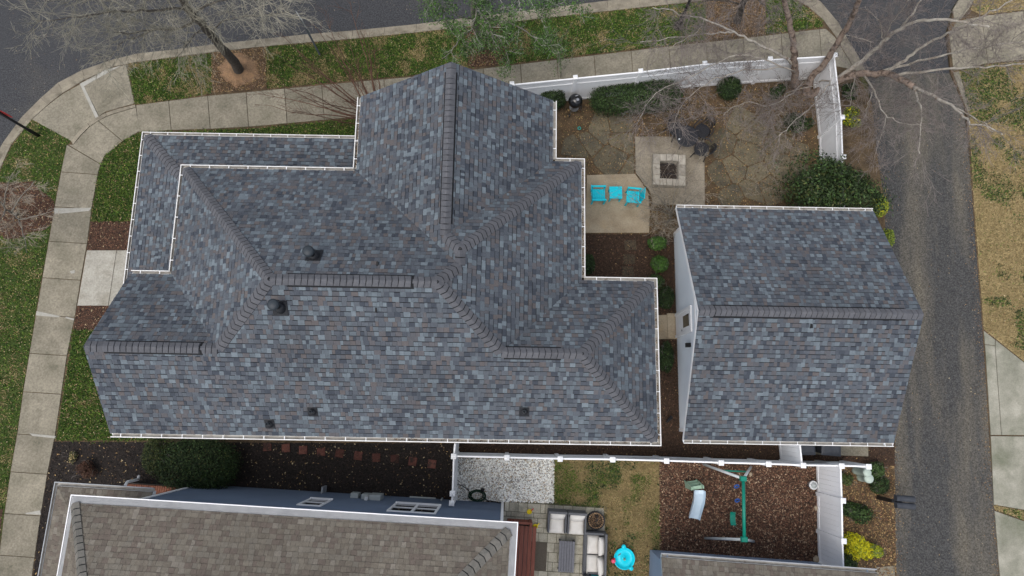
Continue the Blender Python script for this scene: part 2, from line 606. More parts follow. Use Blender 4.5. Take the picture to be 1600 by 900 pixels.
# vegetation
A['g_green'] = mat('grass_green', (.085, .155, .020), (.14, .215, .034), 3, 3, .8, island=.65)
A['g_deep'] = mat('grass_deep', (.026, .068, .012), (.048, .10, .018), 3, 3, .8, island=.6)
A['g_tan'] = mat('grass_tan', (.36, .285, .14), (.28, .22, .105), 3, 3, .85, island=.35)
A['l_tan'] = mat('leaf_tan', (.36, .25, .115), (.27, .17, .075), 6, 2, .85, island=.4)
A['l_brown'] = mat('leaf_brown', (.18, .105, .052), (.12, .068, .035), 6, 2, .85, island=.4)
A['l_pale'] = mat('leaf_pale', (.46, .38, .24), (.40, .31, .18), 6, 2, .85, island=.3)
A['chip_dark'] = mat('chip_dark', (.020, .016, .014), (.036, .028, .024), 6, 2, .9, island=.6)
A['chip_red'] = mat('chip_red', (.12, .058, .036), (.17, .090, .058), 6, 2, .9, island=.5)
A['chip_brown'] = mat('chip_brown', (.07, .040, .025), (.11, .066, .041), 6, 2, .9, island=.5)
A['chip_pale'] = mat('chip_pale', (.34, .25, .17), (.26, .17, .11), 6, 2, .9, island=.4)
A['peb_w'] = mat('pebble_white', (.84, .84, .80), (.72, .72, .68), 20, 2, .8, island=.25)
A['peb_g'] = mat('pebble_grey', (.30, .30, .29), (.22, .22, .21), 20, 2, .8, island=.4)
A['peb_t'] = mat('pebble_tan', (.46, .38, .27), (.38, .30, .2), 20, 2, .8, island=.3)
A['bark_dark'] = mat('dark_bark', (.055, .047, .04), (.10, .088, .075), 14, 6, .95, .9, 30)
A['bark_grey'] = mat('grey_bark', (.15, .14, .12), (.22, .205, .175), 14, 6, .95, .7, 30)
A['bark_birch'] = mat('birch_bark', (.30, .265, .22), (.48, .45, .39), 7, 6, .9, .6, 25, c3=(.20, .15, .115), s3=4, lo3=.55, hi3=.68)
A['bark_birch_lo'] = mat('peeling_birch_bark', (.22, .16, .125), (.33, .26, .21), 9, 6, .9, .9, 25, c3=(.09, .065, .05), s3=6, lo3=.50, hi3=.6)
A['twig_grey'] = mat('grey_twig', (.34, .33, .29), (.44, .43, .38), 5, 3, .9, island=.3)
A['twig_olive'] = mat('olive_twig', (.27, .25, .19), (.38, .36, .29), 5, 3, .9, island=.3)
A['twig_mauve'] = mat('mauve_twig', (.15, .125, .115), (.24, .21, .19), 5, 3, .9, island=.35)
A['twig_red'] = mat('red_brown_twig', (.095, .050, .034), (.15, .082, .056), 6, 3, .85, island=.3)
A['twig_pale'] = mat('pale_twig', (.30, .26, .20), (.40, .35, .28), 6, 3, .9, island=.3)
A['lf_dark'] = mat('leaf_dark_green', (.016, .030, .011), (.030, .050, .017), 5, 3, .7, island=.6, spec=.2)
A['lf_mid'] = mat('leaf_mid_green', (.036, .075, .018), (.056, .10, .024), 5, 3, .55, island=.5)
A['lf_bright'] = mat('leaf_bright_green', (.05, .125, .016), (.07, .155, .025), 5, 3, .55, island=.4)
A['lf_olive'] = mat('leaf_olive', (.05, .062, .016), (.08, .09, .022), 5, 3, .6, island=.4)
A['lf_yellow'] = mat('leaf_yellow', (.66, .58, .012), (.50, .50, .015), 5, 3, .6, island=.3)
A['lf_lime'] = mat('leaf_lime', (.22, .28, .03), (.15, .21, .025), 5, 3, .6, island=.3)
A['lf_red'] = mat('leaf_russet', (.05, .022, .014), (.08, .034, .02), 5, 3, .7, island=.4)

# ================================================================== THE SETTING
def structure(name, mb, m, label=None, parent=None):
    o = mb.build(name, m, parent)
    if parent is None:
        o['kind'] = 'structure'
        if label:
            o['label'] = label
    return o


def sheet_struct(name, polys, z, m, label=None):
    mb = MB()
    for p in polys:
        mb.sheet(p, z)
    return structure(name, mb, m, label)


mb = MB()
mb.sheet([(-400, -400), (400, -400), (400, 400), (-400, 400)], -.22)
structure('ground', mb, A['terrain'], 'wide ground around the houses')

# kerb lines of the street (outer = asphalt side, inner = lawn side)
K_OUT = [(-330, 1300), (-230, 900), (-140, 600), (-75, 400), (-35, 290), (0, 222), (30, 181), (60, 151), (87, 127), (125, 107), (175, 90), (212, 81), (275, 74), (337, 66), (400, 59),
         (475, 51), (550, 45), (650, 35), (712, 27), (800, 16), (900, 4), (1000, -8), (1100, -21), (1190, -30), (1250, -22), (1285, 0), (1312, 32), (1328, 60), (1343, 84), (1357, 112)]
K_IN = [(-300, 1300), (-202, 900), (-115, 600), (-53, 400), (-14, 296), (18, 226), (50, 187), (76, 163), (98, 146), (132, 125), (178, 104), (214, 97), (275, 89), (337, 81), (400, 74),
        (475, 67), (550, 61), (650, 51), (712, 44), (800, 34), (900, 23), (1000, 12), (1100, 1), (1180, -9), (1236, -5), (1262, 10), (1287, 32), (1305, 56), (1321, 84), (1338, 112)]
ko, ki = px(K_OUT), px(K_IN)
ALLEY_L = [(1357, 112), (1363, 162), (1370, 240), (1381, 307), (1385, 400), (1389, 500), (1393, 600), (1397, 700), (1400, 875), (1404, 1000), (1420, 1300)]
ALLEY_R = [(1487, 112), (1512, 175), (1515, 225), (1522, 325), (1530, 425), (1534, 475), (1538, 525), (1546, 650), (1548, 687), (1555, 787), (1562, 887), (1572, 1000), (1600, 1300)]
road = ko[:] + px([(1487, 112), (1480, 52), (1490, 12), (1510, -20)]) + [(60, 18.2), (60, 60), (-60, 60), (-60, -30)]
sheet_struct('road', [road], -.13, A['asphalt'], 'dark asphalt street curving round the corner')
mb = MB()
for i in range(len(ALLEY_L) - 1):
    # the two edges are stepped off at equal heights of the survey
    y0, y1 = ALLEY_L[i][1], ALLEY_L[i + 1][1]
    xr = lambda y: float(np.interp(y, [q[1] for q in ALLEY_R], [q[0] for q in ALLEY_R]))
    z0, z1 = (-.128 if i == 0 else -.066), -.066
    mb.add([(*W2(ALLEY_L[i][0], y0), z0), (*W2(ALLEY_L[i + 1][0], y1), z1), (*W2(xr(y1), y1), z1), (*W2(xr(y0), y0), z0)], [(0, 1, 2, 3)])
structure('alley', mb, A['asphalt_old'], 'worn asphalt alley beside the garage')

# block with the houses, block beyond the alley
mb = MB()
mb.prism(ki + px(ALLEY_L[1:]), -.21, 0)
structure('yard_ground', mb, A['soil'], 'brown soil of the yards')
mb = MB()
mb.prism(px(ALLEY_R)[::-1] + px([(1482, 52), (1492, 14), (1512, -18)]) + [(60, 18.4), (60, -25)], -.21, -.06)
structure('far_block_ground', mb, A['soil'], 'soil of the plot beyond the alley')

# kerb sections with gutter pan
kerb = empty('kerb')
kerb['kind'] = 'structure'
kerb['label'] = 'concrete kerb and gutter pan along the street'
ns = len(ko)


def along(poly, step):
    out = [np.array(poly[0])]
    for a, b in zip(poly[:-1], poly[1:]):
        a, b = np.array(a), np.array(b)
        k = max(1, int(round(np.linalg.norm(b - a) / step)))
        for i in range(1, k + 1):
            out.append(a + (b - a) * i / k)
    return out


cuts = []
for i in range(ns - 1):
    a0, a1 = np.array(ko[i]), np.array(ko[i + 1])
    b0, b1 = np.array(ki[i]), np.array(ki[i + 1])
    k = max(1, int(round(np.linalg.norm(a1 - a0) / 1.5)))
    for j in range(k):
        cuts.append((a0 + (a1 - a0) * j / k, b0 + (b1 - b0) * j / k))
cuts.append((np.array(ko[-1]), np.array(ki[-1])))
for i in range(len(cuts) - 1):
    (o0, i0), (o1, i1) = cuts[i], cuts[i + 1]
    sh = .004
    o0s, o1s = o0 + (o1 - o0) * sh, o1 - (o1 - o0) * sh
    i0s, i1s = i0 + (i1 - i0) * sh, i1 - (i1 - i0) * sh
    mb = MB()
    prof = [(0, -.2), (0, -.122), (.66, -.105), (.72, .018), (1.0, .022), (1.0, -.2)]
    vs = []
    for (o_, i_) in ((o0s, i0s), (o1s, i1s)):
        for t, z in prof:
            q = o_ + (i_ - o_) * t
            vs.append((q[0], q[1], z))
    n = len(prof)
    fs = [(k, k + 1, n + k + 1, n + k) for k in range(n - 1)] + [tuple(range(n))[::-1], tuple(range(n, 2 * n))]
    mb.add(vs, fs)
    mb.build('kerb_section', A['kerbcon'], kerb)

# sidewalks: every slab a piece
walk = empty('sidewalk')
walk['kind'] = 'structure'
walk['label'] = 'concrete sidewalk running round the corner lot'


def slab(poly, parent, m=None, z1=.03, gap=.010, name='slab', bev=.008):
    p = px(poly) if max(abs(poly[0][0]), abs(poly[0][1])) > 60 else poly
    if area2(p) < 0:
        p = p[::-1]
    p = offset_poly(p, gap)
    mb = MB()
    mb.prism(p, -.1, z1 + rng.uniform(-.004, .004), 0, bev)
    return mb.build(name, m or A['concrete'], parent)


def interp(pts, key, val):
    """pts of a px polyline; value of other coordinate at key coordinate"""
    a = sorted((p[key], p[1 - key]) for p in pts)
    return float(np.interp(val, [q[0] for q in a], [q[1] for q in a]))


WL = [(105, 225), (92, 287), (82, 345), (72, 405), (64, 450), (50, 532), (37, 610), (28, 675), (17, 737), (7, 805), (-1, 870), (-70, 1300)]
WR = [(158, 255), (150, 287), (144, 325), (137, 380), (125, 447), (117, 500), (107, 545), (97, 612), (89, 674), (81, 700), (72, 757), (62, 820), (51, 900), (-10, 1300)]
jy = [271, 325, 379, 436, 494, 554, 614, 680, 739, 804, 869, 938, 1010, 1085]
for a, b in zip(jy[:-1], jy[1:]):
    slab([(interp(WL, 1, a - 2), a - 2), (interp(WR, 1, a + 2), a + 2), (interp(WR, 1, b + 2), b + 2), (interp(WL, 1, b - 2), b - 2)], walk)
slab([(105, 226), (158, 257), (interp(WR, 1, 273), 273), (interp(WL, 1, 269), 269)], walk)
NT = [(180, 172), (215, 164), (325, 150), (400, 143), (525, 131), (645, 120), (800, 102), (925, 87), (1050, 72), (1200, 56), (1262, 47), (1290, 45), (1310, 62)]
NB = [(160, 244), (190, 222), (220, 205), (325, 202), (400, 198), (525, 186), (645, 175), (800, 157), (925, 141), (1050, 126), (1200, 110), (1330, 94)]
jx = [215, 266, 327, 387, 447, 505, 562, 602, 645, 700, 757, 815, 872, 930, 988, 1047, 1105, 1163, 1222, 1282]
for a, b in zip(jx[:-1], jx[1:]):
    slab([(a - 2, interp(NT, 0, a - 2)), (b - 2, interp(NT, 0, b - 2)), (b + 2, interp(NB, 0, b + 2)), (a + 2, interp(NB, 0, a + 2))], walk)
slab([(1280, interp(NT, 0, 1280)), (1290, 45), (1304, 58), (1320, 84), (1336, 110), (1284, interp(NB, 0, 1284))], walk)
# corner fan and dropped ramp
arc = [(112, 221), (124, 206), (138, 193), (152, 184), (166, 177), (180, 172), (212, 164)]
arc_in = [(115, 227), (128, 211), (141, 198), (155, 189), (168, 182), (182, 177), (213, 168)]
slab([(106, 226), (115, 226), (128, 211), (141, 198), (154, 189), (192, 221), (164, 244), (158, 257)], walk)
slab([(154, 189), (168, 182), (182, 177), (213, 168), (219, 205), (192, 221)], walk)
for k in range(0, 6, 2):
    a, b = arc[k:k + 3], arc_in[k:k + 3]
    slab(a + b[::-1], walk, A['kerbcon'], .05, .004)
slab([(50, 187), (76, 164), (98, 147), (127, 131), (152, 184), (138, 193), (124, 206), (112, 221)], walk, None, .026)
slab([(129, 131), (164, 113), (190, 103), (198, 101), (211, 162), (166, 175), (155, 182)], walk, None, .026)
for q in ([(125, 131), (130, 131), (155, 183), (150, 185)], [(125, 132), (165, 110), (190, 103), (170, 114), (131, 136)]):
    slab(q, walk, A['tape'], .034, .001, 'repair_strip', .002)
for q in ([(86, 326), (144, 325), (140, 330), (86, 335)], [(58, 486), (95, 494), (92, 496), (57, 493)], [(104, 495), (117, 498), (116, 501), (103, 497)], [(47, 677), (88, 681), (87, 685), (52, 681)],
          [(42, 801), (64, 797), (65, 804), (41, 803)], [(110, 424), (118, 422), (118, 427), (112, 428)]):
    slab(q, walk, A['tape'], .038, .001, 'repair_patch', .002)

fw = empty('front_walkway')
fw['kind'] = 'structure'
fw['label'] = 'pale concrete walkway from the sidewalk to the porch'
slab([(136, 391), (183, 391), (170, 478), (121, 478)], fw, A['concrete_light'])
slab([(183, 391), (260, 391), (250, 478), (170, 478)], fw, A['concrete_light'])

ew = empty('corner_sidewalk')
ew['kind'] = 'structure'
ew['label'] = 'concrete sidewalk and kerb return beyond the alley'
for q in ([(1484, 52), (1496, 32), (1535, 24), (1545, 98), (1491, 110)], [(1535, 24), (1600, 16), (1610, 92), (1545, 98)], [(1600, 16), (1680, 6), (1690, 82), (1610, 92)],
          [(1490, 13), (1510, -20), (1535, -20), (1515, 14), (1504, 28), (1492, 34)], [(1490, 112), (1500, 110), (1518, 172), (1513, 174)]):
    slab(q, ew, A['concrete'], -.035)

dw = empty('neighbour_driveway')
dw['kind'] = 'structure'
dw['label'] = 'stained concrete driveway aprons beyond the alley'
for q in ([(1538, 516), (1557, 531), (1556, 540), (1540, 538)], [(1540, 538), (1556, 540), (1566, 680), (1549, 680)], [(1557, 531), (1600, 565), (1720, 650), (1720, 682), (1566, 680), (1556, 540)],
          [(1549, 681), (1720, 683), (1720, 805), (1600, 797), (1554, 789)], [(1555, 798), (1600, 814), (1720, 830), (1720, 1000), (1574, 1000), (1562, 887)]):
    slab(q, dw, A['concrete_drive'], -.03)

# lawns, beds
Z1, Z2, Z3 = .005, .009, .013
L_W = px([(50, 187), (111, 220), (104, 228), (91, 287), (81, 345), (71, 405), (62, 450), (49, 532), (36, 610), (27, 675), (16, 737), (6, 805), (-3, 870), (-70, 1300), (-296, 1300), (-200, 900), (-113, 600), (-51, 400), (-12, 296), (19, 228)])
L_N1 = px([(200, 101), (262, 93), (330, 84), (331, 146), (265, 156), (212, 163)])
L_N2 = px([(416, 74), (525, 65), (650, 52), (707, 46), (727, 44), (731, 106), (645, 117), (525, 128), (417, 138)])
L_N3 = px([(788, 37), (887, 26), (975, 16), (1102, 3), (1103, 62), (1050, 70), (925, 84), (800, 99), (790, 100)])
L_N4 = px([(1196, -6), (1234, -2), (1260, 12), (1284, 34), (1286, 41), (1262, 45), (1197, 53)])
L_P = px([(216, 214), (222, 208), (400, 201), (640, 178), (690, 168), (700, 230), (216, 240)])
L_H1 = px([(151, 287), (157, 262), (164, 243), (191, 220), (222, 206), (260, 206), (260, 346), (143, 346)])
L_H2 = px([(115, 516), (260, 516), (260, 688), (88, 688)])
L_S = px([(866, 718), (1030, 721), (1031, 1000), (946, 1000), (945, 794), (866, 787)])
L_E = px([(1500, 110), (1514, 172), (1518, 225), (1524, 325), (1532, 425), (1536, 475), (1539, 514), (1600, 563), (1720, 648), (1720, 82), (1610, 94), (1545, 100)])
L_E2 = px([(1554, 790), (1600, 798), (1720, 807), (1720, 828), (1600, 812), (1556, 796)])
L_E3 = px([(1518, 14), (1530, -18), (1720, -20), (1720, 2), (1600, 14), (1535, 22)])
lawns_green = [L_W, L_N1, L_N2, L_N3, L_N4, L_P, L_H1, L_H2]
sheet_struct('lawn', lawns_green, Z1, A['lawn'], 'green winter lawn strips around the house')
sheet_struct('dormant_lawn', [L_S], Z1, A['lawn_dead'], 'tan dormant lawn with dark green patches behind the fence')
sheet_struct('far_lawn', [L_E, L_E2, L_E3], -.056, A['lawn_dead'], 'tan and green verge beyond the alley')


def ell(cx, cy, rx, ry, n=22, j=.12):
    return [(cx + rx * math.cos(t) * (1 + rng.uniform(-j, j)), cy + ry * math.sin(t) * (1 + rng.uniform(-j, j))) for t in [2 * math.pi * i / n for i in range(n)]]


B_W = px(ell(22, 327, 66, 44))
B_W2 = px([(5, 795), (-60, 800), (-70, 905), (-3, 872)])
B_T1 = px([(330, 84), (415, 74), (417, 138), (331, 146)])
B_T2 = px([(727, 44), (788, 37), (790, 100), (731, 106)])
B_T3 = px([(1102, 3), (1196, -6), (1197, 53), (1103, 62)])
B_H1 = px([(143, 346), (260, 346), (260, 391), (136, 391)])
B_H2 = px([(121, 478), (260, 478), (260, 516), (115, 516)])
sheet_struct('mulch_bed', [B_W, B_W2, B_T2, B_H1, B_H2], Z2, A['mulch_red'], 'red brown mulch beds in the lawns')
sheet_struct('tree_bed', [B_T1, B_T3], Z2, A['soil'], 'bare earth beds under the street trees')
mb = MB()
c = W2(372, 112)
_n = 20
ring = [(c[0] + .85 * math.cos(2 * math.pi * k / _n) * rng.uniform(.8, 1.2), c[1] + .68 * math.sin(2 * math.pi * k / _n) * rng.uniform(.75, 1.25)) for k in range(_n)]
vs = [(x, y, Z2) for x, y in ring] + [((x - c[0]) * .5 + c[0], (y - c[1]) * .5 + c[1], .11) for x, y in ring] + [(c[0], c[1], .14)]
mb.add(vs, [(k, (k + 1) % _n, _n + (k + 1) % _n, _n + k) for k in range(_n)] + [(_n + k, _n + (k + 1) % _n, 2 * _n) for k in range(_n)])
structure('clay_mound', mb, A['clay'], 'mound of orange clay round the leaning tree')
DM = px([(85, 690), (712, 693), (706, 800), (130, 800), (50, 1100), (2, 1100), (51, 905), (62, 820), (72, 757)])
sheet_struct('dark_mulch_bed', [DM], Z1, A['mulch_dark'], 'nearly black mulch between the two houses')
BM = px([(713, 690), (900, 690), (900, 425), (915, 366), (1100, 366), (1100, 690), (1398, 690), (1398, 728), (709, 713)])
sheet_struct('brown_mulch_bed', [BM], Z1, A['mulch_brown'], 'brown mulch between house, garage and fence')
GR = px([(714, 716), (866, 718), (865, 786), (790, 784), (712, 782)])
sheet_struct('gravel_bed', [GR], Z1, A['gravel_bed'], 'white gravel bed inside the fence')
PM = px([(1030, 721), (1284, 727), (1290, 1000), (1031, 1000)])
sheet_struct('play_mulch', [PM], Z1, A['mulch_red'], 'red brown bark mulch of the play area')
BED = px([(1285, 727), (1397, 728), (1400, 883), (1403, 1000), (1290, 1000)])
sheet_struct('leafy_bed', [BED], Z1, A['soil'], 'leaf strewn shrub bed by the alley')
mb = MB()
mb.prism(px([(1369, 886), (1397, 884), (1402, 1000), (1371, 1000)]), -.1, .03)
structure('alley_apron', mb, A['concrete'], 'small concrete apron at the alley edge')

# concrete pads of the back yard
mb = MB()
mb.prism(px([(917, 274), (992, 272), (1012, 300), (1015, 330), (1014, 364), (914, 364)]), -.1, .04, 0, .01)
structure('patio_pad', mb, A['concrete_tan'], 'tan concrete pad under the turquoise chairs')
mb = MB()
mb.prism(px([(992, 214), (1100, 214), (1101, 321), (1020, 320), (1016, 300), (993, 270)]), -.1, .045, 0, .01)
structure('fire_pit_pad', mb, A['pad'], 'square concrete pad under the fire pit')
mb = MB()
mb.prism(px([(1020, 493), (1062, 491), (1062, 530), (1020, 530)]), -.1, .04, 0, .01)
structure('side_walkway', mb, A['concrete_tan'], 'short concrete walkway to the garage side door')
mb = MB()
mb.prism(px([(1218, 690), (1356, 697), (1356, 713), (1300, 711), (1219, 707)]), -.1, .04, 0, .01)
structure('bin_pad', mb, A['concrete'], 'concrete pad for the bins behind the garage')

# flagstone patio: every stone its own piece (cells of a jittered layout, joints open)
FLAG = [px([(876, 196), (992, 196), (992, 271), (914, 273), (914, 254), (876, 252)]), px([(1101, 200), (1180, 178), (1245, 190), (1262, 240), (1240, 290), (1180, 312), (1102, 312)])]
flag = empty('flagstone_patio')
flag['kind'] = 'structure'
flag['label'] = 'irregular flagstone paving in the brown back yard'
for fi, fp in enumerate(FLAG):
    if area2(fp) < 0:
        fp = fp[::-1]
    arr = np.array(fp)
    lo, hi = arr.min(0) - .6, arr.max(0) + .6
    step = .92
    pts = []
    for iy in range(int((hi[1] - lo[1]) / step) + 1):
        for ix in range(int((hi[0] - lo[0]) / step) + 1):
            pts.append((lo[0] + (ix + .5 * (iy % 2)) * step + rng.uniform(-.36, .36), lo[1] + iy * step + rng.uniform(-.36, .36)))
    for p in pts:
        if not pip(np.array([p]), fp)[0]:
            continue
        cell = [(p[0] - 1, p[1] - 1), (p[0] + 1, p[1] - 1), (p[0] + 1, p[1] + 1), (p[0] - 1, p[1] + 1)]
        for q in pts:
            if q is p or (q[0] - p[0]) ** 2 + (q[1] - p[1]) ** 2 > 4:
                continue
            a, b = p[0] - q[0], p[1] - q[1]
            cell = clip_half(cell, a, b, (a * (p[0] + q[0]) + b * (p[1] + q[1])) / 2)
            if len(cell) < 3:
                break
        if len(cell) < 3:
            continue
        if area2(cell) < 0:
            cell = cell[::-1]
        # keep the stones off the concrete pads
        if fi == 0:
            xm = W2(991, 240)[0]
            cell = clip_half(cell, -1, 0, -xm)
        else:
            xm = W2(1103, 240)[0]
            cell = clip_half(cell, 1, 0, xm)
        if len(cell) < 3 or rng.random() < .06 or abs(area2(cell)) < .15:
            continue
        cell = offset_poly(cell, rng.uniform(.012, .035))
        if area2(cell) < .1:
            continue
        # chip the corners
        out = []
        m_ = len(cell)
        for i in range(m_):
            a, b, c_ = np.array(cell[i - 1]), np.array(cell[i]), np.array(cell[(i + 1) % m_])
            out.append(tuple(b + (a - b) * rng.uniform(.06, .16)))
            out.append(tuple(b + (c_ - b) * rng.uniform(.06, .16)))
        mb = MB()
        mb.prism(out, -.05, rng.uniform(.014, .026), 0, .006)
        mb.build('flagstone', A['flag'], flag)

# neighbour patio of rectangular pavers
NRZ = -.045
PC = W2(790, 784)


def nb(u, v):
    """neighbour plot axes (turned a little) from the patio corner"""
    c_, s_ = math.cos(NRZ), math.sin(NRZ)
    return (PC[0] + c_ * u - s_ * v, PC[1] + s_ * u + c_ * v)


pat = empty('paver_patio')
pat['kind'] = 'structure'
pat['label'] = 'neighbour patio of rectangular concrete pavers'
mb = MB()
mb.prism([nb(-.05, .05), nb(3.55, .05), nb(3.55, -4.4), nb(-.05, -4.4)], -.05, .012)
mb.build('joint_sand', A['joint'], pat)
v = 0.0
row = 0
while v > -4.3:
    hgt = rng.choice([.31, .31, .31, .17])
    u = -.02 - rng.uniform(0, .15)
    while u < 3.48:
        w = rng.choice([.32, .32, .32, .16, .46])
        w = min(w, 3.5 - u)
        if w > .08:
            g = .008
            mb = MB()
            mb.prism([nb(u + g, v - hgt + g), nb(u + w - g, v - hgt + g), nb(u + w - g, v - g), nb(u + g, v - g)], 0, .032 + rng.uniform(-.003, .003), 0, .006)
            mb.build('paver', A['paver'], pat)
        u += w
    v -= hgt
    row += 1

# ---- loose ground cover
# leaves drifted against the alley edges
for edge, sgn, lab in ((ALLEY_L[1:-1], 1, 'drift of leaves along the near alley edge'), (ALLEY_R[1:-1], -1, 'drift of leaves along the far alley edge')):
    e_ = along(px(edge), .05)
    e_ = np.array(e_)
    C = e_[nrg.integers(0, len(e_), 900)] + np.column_stack([sgn * np.abs(nrg.normal(size=900)) * .16, nrg.normal(size=900) * .05])
    C = np.column_stack([C, np.full(900, -.060)])
    s_ = nrg.uniform(.012, .03, 900)
    tag(fast_mesh('leaf_litter', leaf_faces(C, rand_up(900, .2), s_, s_ * .6), 4, [A['l_tan'], A['l_brown'], A['chip_brown']], nrg.choice(3, 900), None, 'stuff'), lab, 'leaves')
_pads = [px([(917, 274), (992, 272), (1012, 300), (1015, 330), (1014, 364), (914, 364)]), px([(992, 214), (1100, 214), (1101, 321), (1020, 320), (1016, 300), (993, 270)]), px([(1020, 493), (1062, 491), (1062, 530), (1020, 530)])]
gm = [A['g_green'], A['g_deep'], A['g_tan']]


def mixw(tan, seed, sc=1.9):
    def f(P):
        n = noise2(P, sc, seed) * .6 + noise2(P, sc * 3.1, seed + 1) * .4
        r = nrg.random(len(P))
        idx = np.where(r < .5, 0, 1)
        t = nrg.random(len(P)) < np.clip((n - (.78 - tan)) * 3.2, 0.04, .9)
        idx[t] = 2
        return idx
    return f


grass('grass', [L_W], 80000, (.03, .07), gm, mixw(.27, 3), [B_W, B_W2], 'green grass strip with fallen leaves left of the sidewalk', keep=lambda P: P[:, 1] > -12)
grass('grass', [L_N1, L_N2, L_N3, L_N4], 85000, (.03, .07), gm, mixw(.30, 5), (), 'patchy green grass between street and sidewalk')
grass('grass', [L_P, L_H1, L_H2], 70000, (.03, .075), gm, mixw(.10, 8), (), 'fresh green grass in front of the porch')


def deadmix(P):
    n = noise2(P, .8, 21) * .6 + noise2(P, 2.6, 22) * .4
    # more green blades along the fence and towards the gravel side
    y0 = W2(866, 718)[1]
    x0 = W2(866, 750)[0]
    n = n - .13 + np.clip(.8 - (y0 - P[:, 1]), 0, .8) * .12 + np.clip(1.9 - (P[:, 0] - x0), 0, 1.9) * .15 * (P[:, 1] > W2(866, 800)[1])
    idx = np.full(len(P), 2)
    g = nrg.random(len(P)) < np.clip((n - .52) * 5, .02, .85)
    idx[g] = np.where(nrg.random(g.sum()) < .5, 0, 1)
    return idx


grass('grass', [L_S], 60000, (.02, .055), gm, deadmix, (), 'short tan dormant grass with green tufts behind the fence')


def farmix(P):
    n = noise2(P, .45, 31) * .65 + noise2(P, 1.9, 32) * .35
    idx = np.full(len(P), 2)
    g = nrg.random(len(P)) < np.clip((n - .455) * 9, .04, .97)
    idx[g] = np.where(nrg.random(g.sum()) < .4, 0, 1)
    return idx


grass('grass', [L_E, L_E2, L_E3], 70000, (.03, .07), gm, farmix, (), 'tan verge with dark green clumps beyond the alley', z=-.054)

# leafy weeds in the dormant verge and lawn
for nm, polys, cnt, zz, seed, sc, th, lab in (('weeds', [L_E], 16000, -.045, 31, .45, .445, 'dark green weeds in clumps on the tan verge'), ('weeds', [L_S], 5000, .02, 41, 1.6, .60, 'small green weeds dotted over the dormant lawn')):
    P = sample(polys, cnt)
    nn = noise2(P, sc, seed) * .65 + noise2(P, sc * 4.2, seed + 1) * .35
    P = P[nrg.random(len(P)) < np.clip((nn - th) * 12, 0, 1)]
    k = len(P)
    C = np.column_stack([P, zz + nrg.uniform(0, .05, k)])
    s_ = nrg.uniform(.02, .05, k)
    tag(fast_mesh(nm, leaf_faces(C, rand_up(k, .6), s_, s_ * .6), 4, [A['lf_dark'], A['lf_mid'], A['lf_olive']], nrg.choice(3, k, p=[.5, .3, .2]), None, 'stuff'), lab, 'weeds')
LV = [A['l_tan'], A['l_brown'], A['l_pale']]
scatter_leaves('leaf_litter', lawns_green, 12000, (.012, .030), LV, .04, (), 'dry fallen leaves over the green lawns', 'leaves', weights=[.5, .15, .35])
scatter_leaves('leaf_litter', [L_S, L_E, L_E2], 2500, (.015, .035), LV, .03, (), 'dry fallen leaves on the dormant grass', 'leaves', weights=[.5, .4, .1])
YARD = px([(876, 165), (1100, 140), (1278, 125), (1282, 240), (1250, 300), (1240, 322), (1060, 322), (1055, 366), (914, 366), (914, 254), (876, 252)])
scatter_leaves('leaf_litter', [YARD], 14000, (.015, .042), [A['l_brown'], A['l_tan'], A['chip_brown'], A['lf_olive']], .008, (), 'brown leaves and straw over the back yard', 'leaves', zr=.022, weights=[.34, .28, .28, .10], tilt=.3)
scatter_leaves('leaf_litter', [BED], 9000, (.018, .045), [A['l_brown'], A['l_tan'], A['chip_red']], .012, (), 'orange brown leaves in the alley bed', 'leaves', zr=.04, weights=[.4, .42, .18])
scatter_leaves('leaf_litter', [B_T1, B_T2, B_T3], 9000, (.015, .04), [A['l_brown'], A['l_tan'], A['chip_brown'], A['chip_pale']], .012, (), 'brown litter under the street trees', 'leaves', zr=.03, weights=[.34, .2, .24, .22])
scatter_leaves('mulch', [DM], 15000, (.015, .045), [A['chip_dark'], A['chip_brown'], A['l_pale'], A['l_tan']], .008, (), 'dark mulch chips with pale leaf flecks', 'mulch', zr=.03, weights=[.88, .06, .02, .04])
scatter_leaves('mulch', [PM], 30000, (.018, .05), [A['chip_red'], A['chip_brown'], A['chip_pale'], A['chip_dark']], .008, (), 'bark chips of the play area', 'mulch', zr=.045, weights=[.46, .26, .18, .10])
scatter_leaves('mulch', [BM], 12000, (.015, .04), [A['chip_brown'], A['chip_dark'], A['chip_red'], A['l_tan']], .008, _pads, 'brown mulch chips beside house and garage', 'mulch', zr=.03, weights=[.5, .32, .14, .04])
scatter_leaves('mulch', [B_W, B_H1, B_H2], 8000, (.015, .04), [A['chip_red'], A['chip_brown'], A['l_pale'], A['chip_dark']], .012, (), 'reddish mulch chips in the front beds', 'mulch', zr=.03, weights=[.5, .3, .05, .15])
scatter_leaves('leaf_litter', [px(ALLEY_L) + px(ALLEY_R)[::-1]], 350, (.012, .03), LV, -.060, (), 'scattered leaves on the alley asphalt', 'leaves', zr=.004, tilt=.1, weights=[.4, .2, .4])
P_road = [px([(0, 60), (0, 215), (60, 145), (175, 85), (400, 54), (700, 22), (700, -30), (0, -30)])]
scatter_leaves('leaf_litter', P_road, 300, (.010, .026), LV, -.124, (), 'scattered leaves on the street asphalt', 'leaves', zr=.004, tilt=.1, weights=[.4, .2, .4])


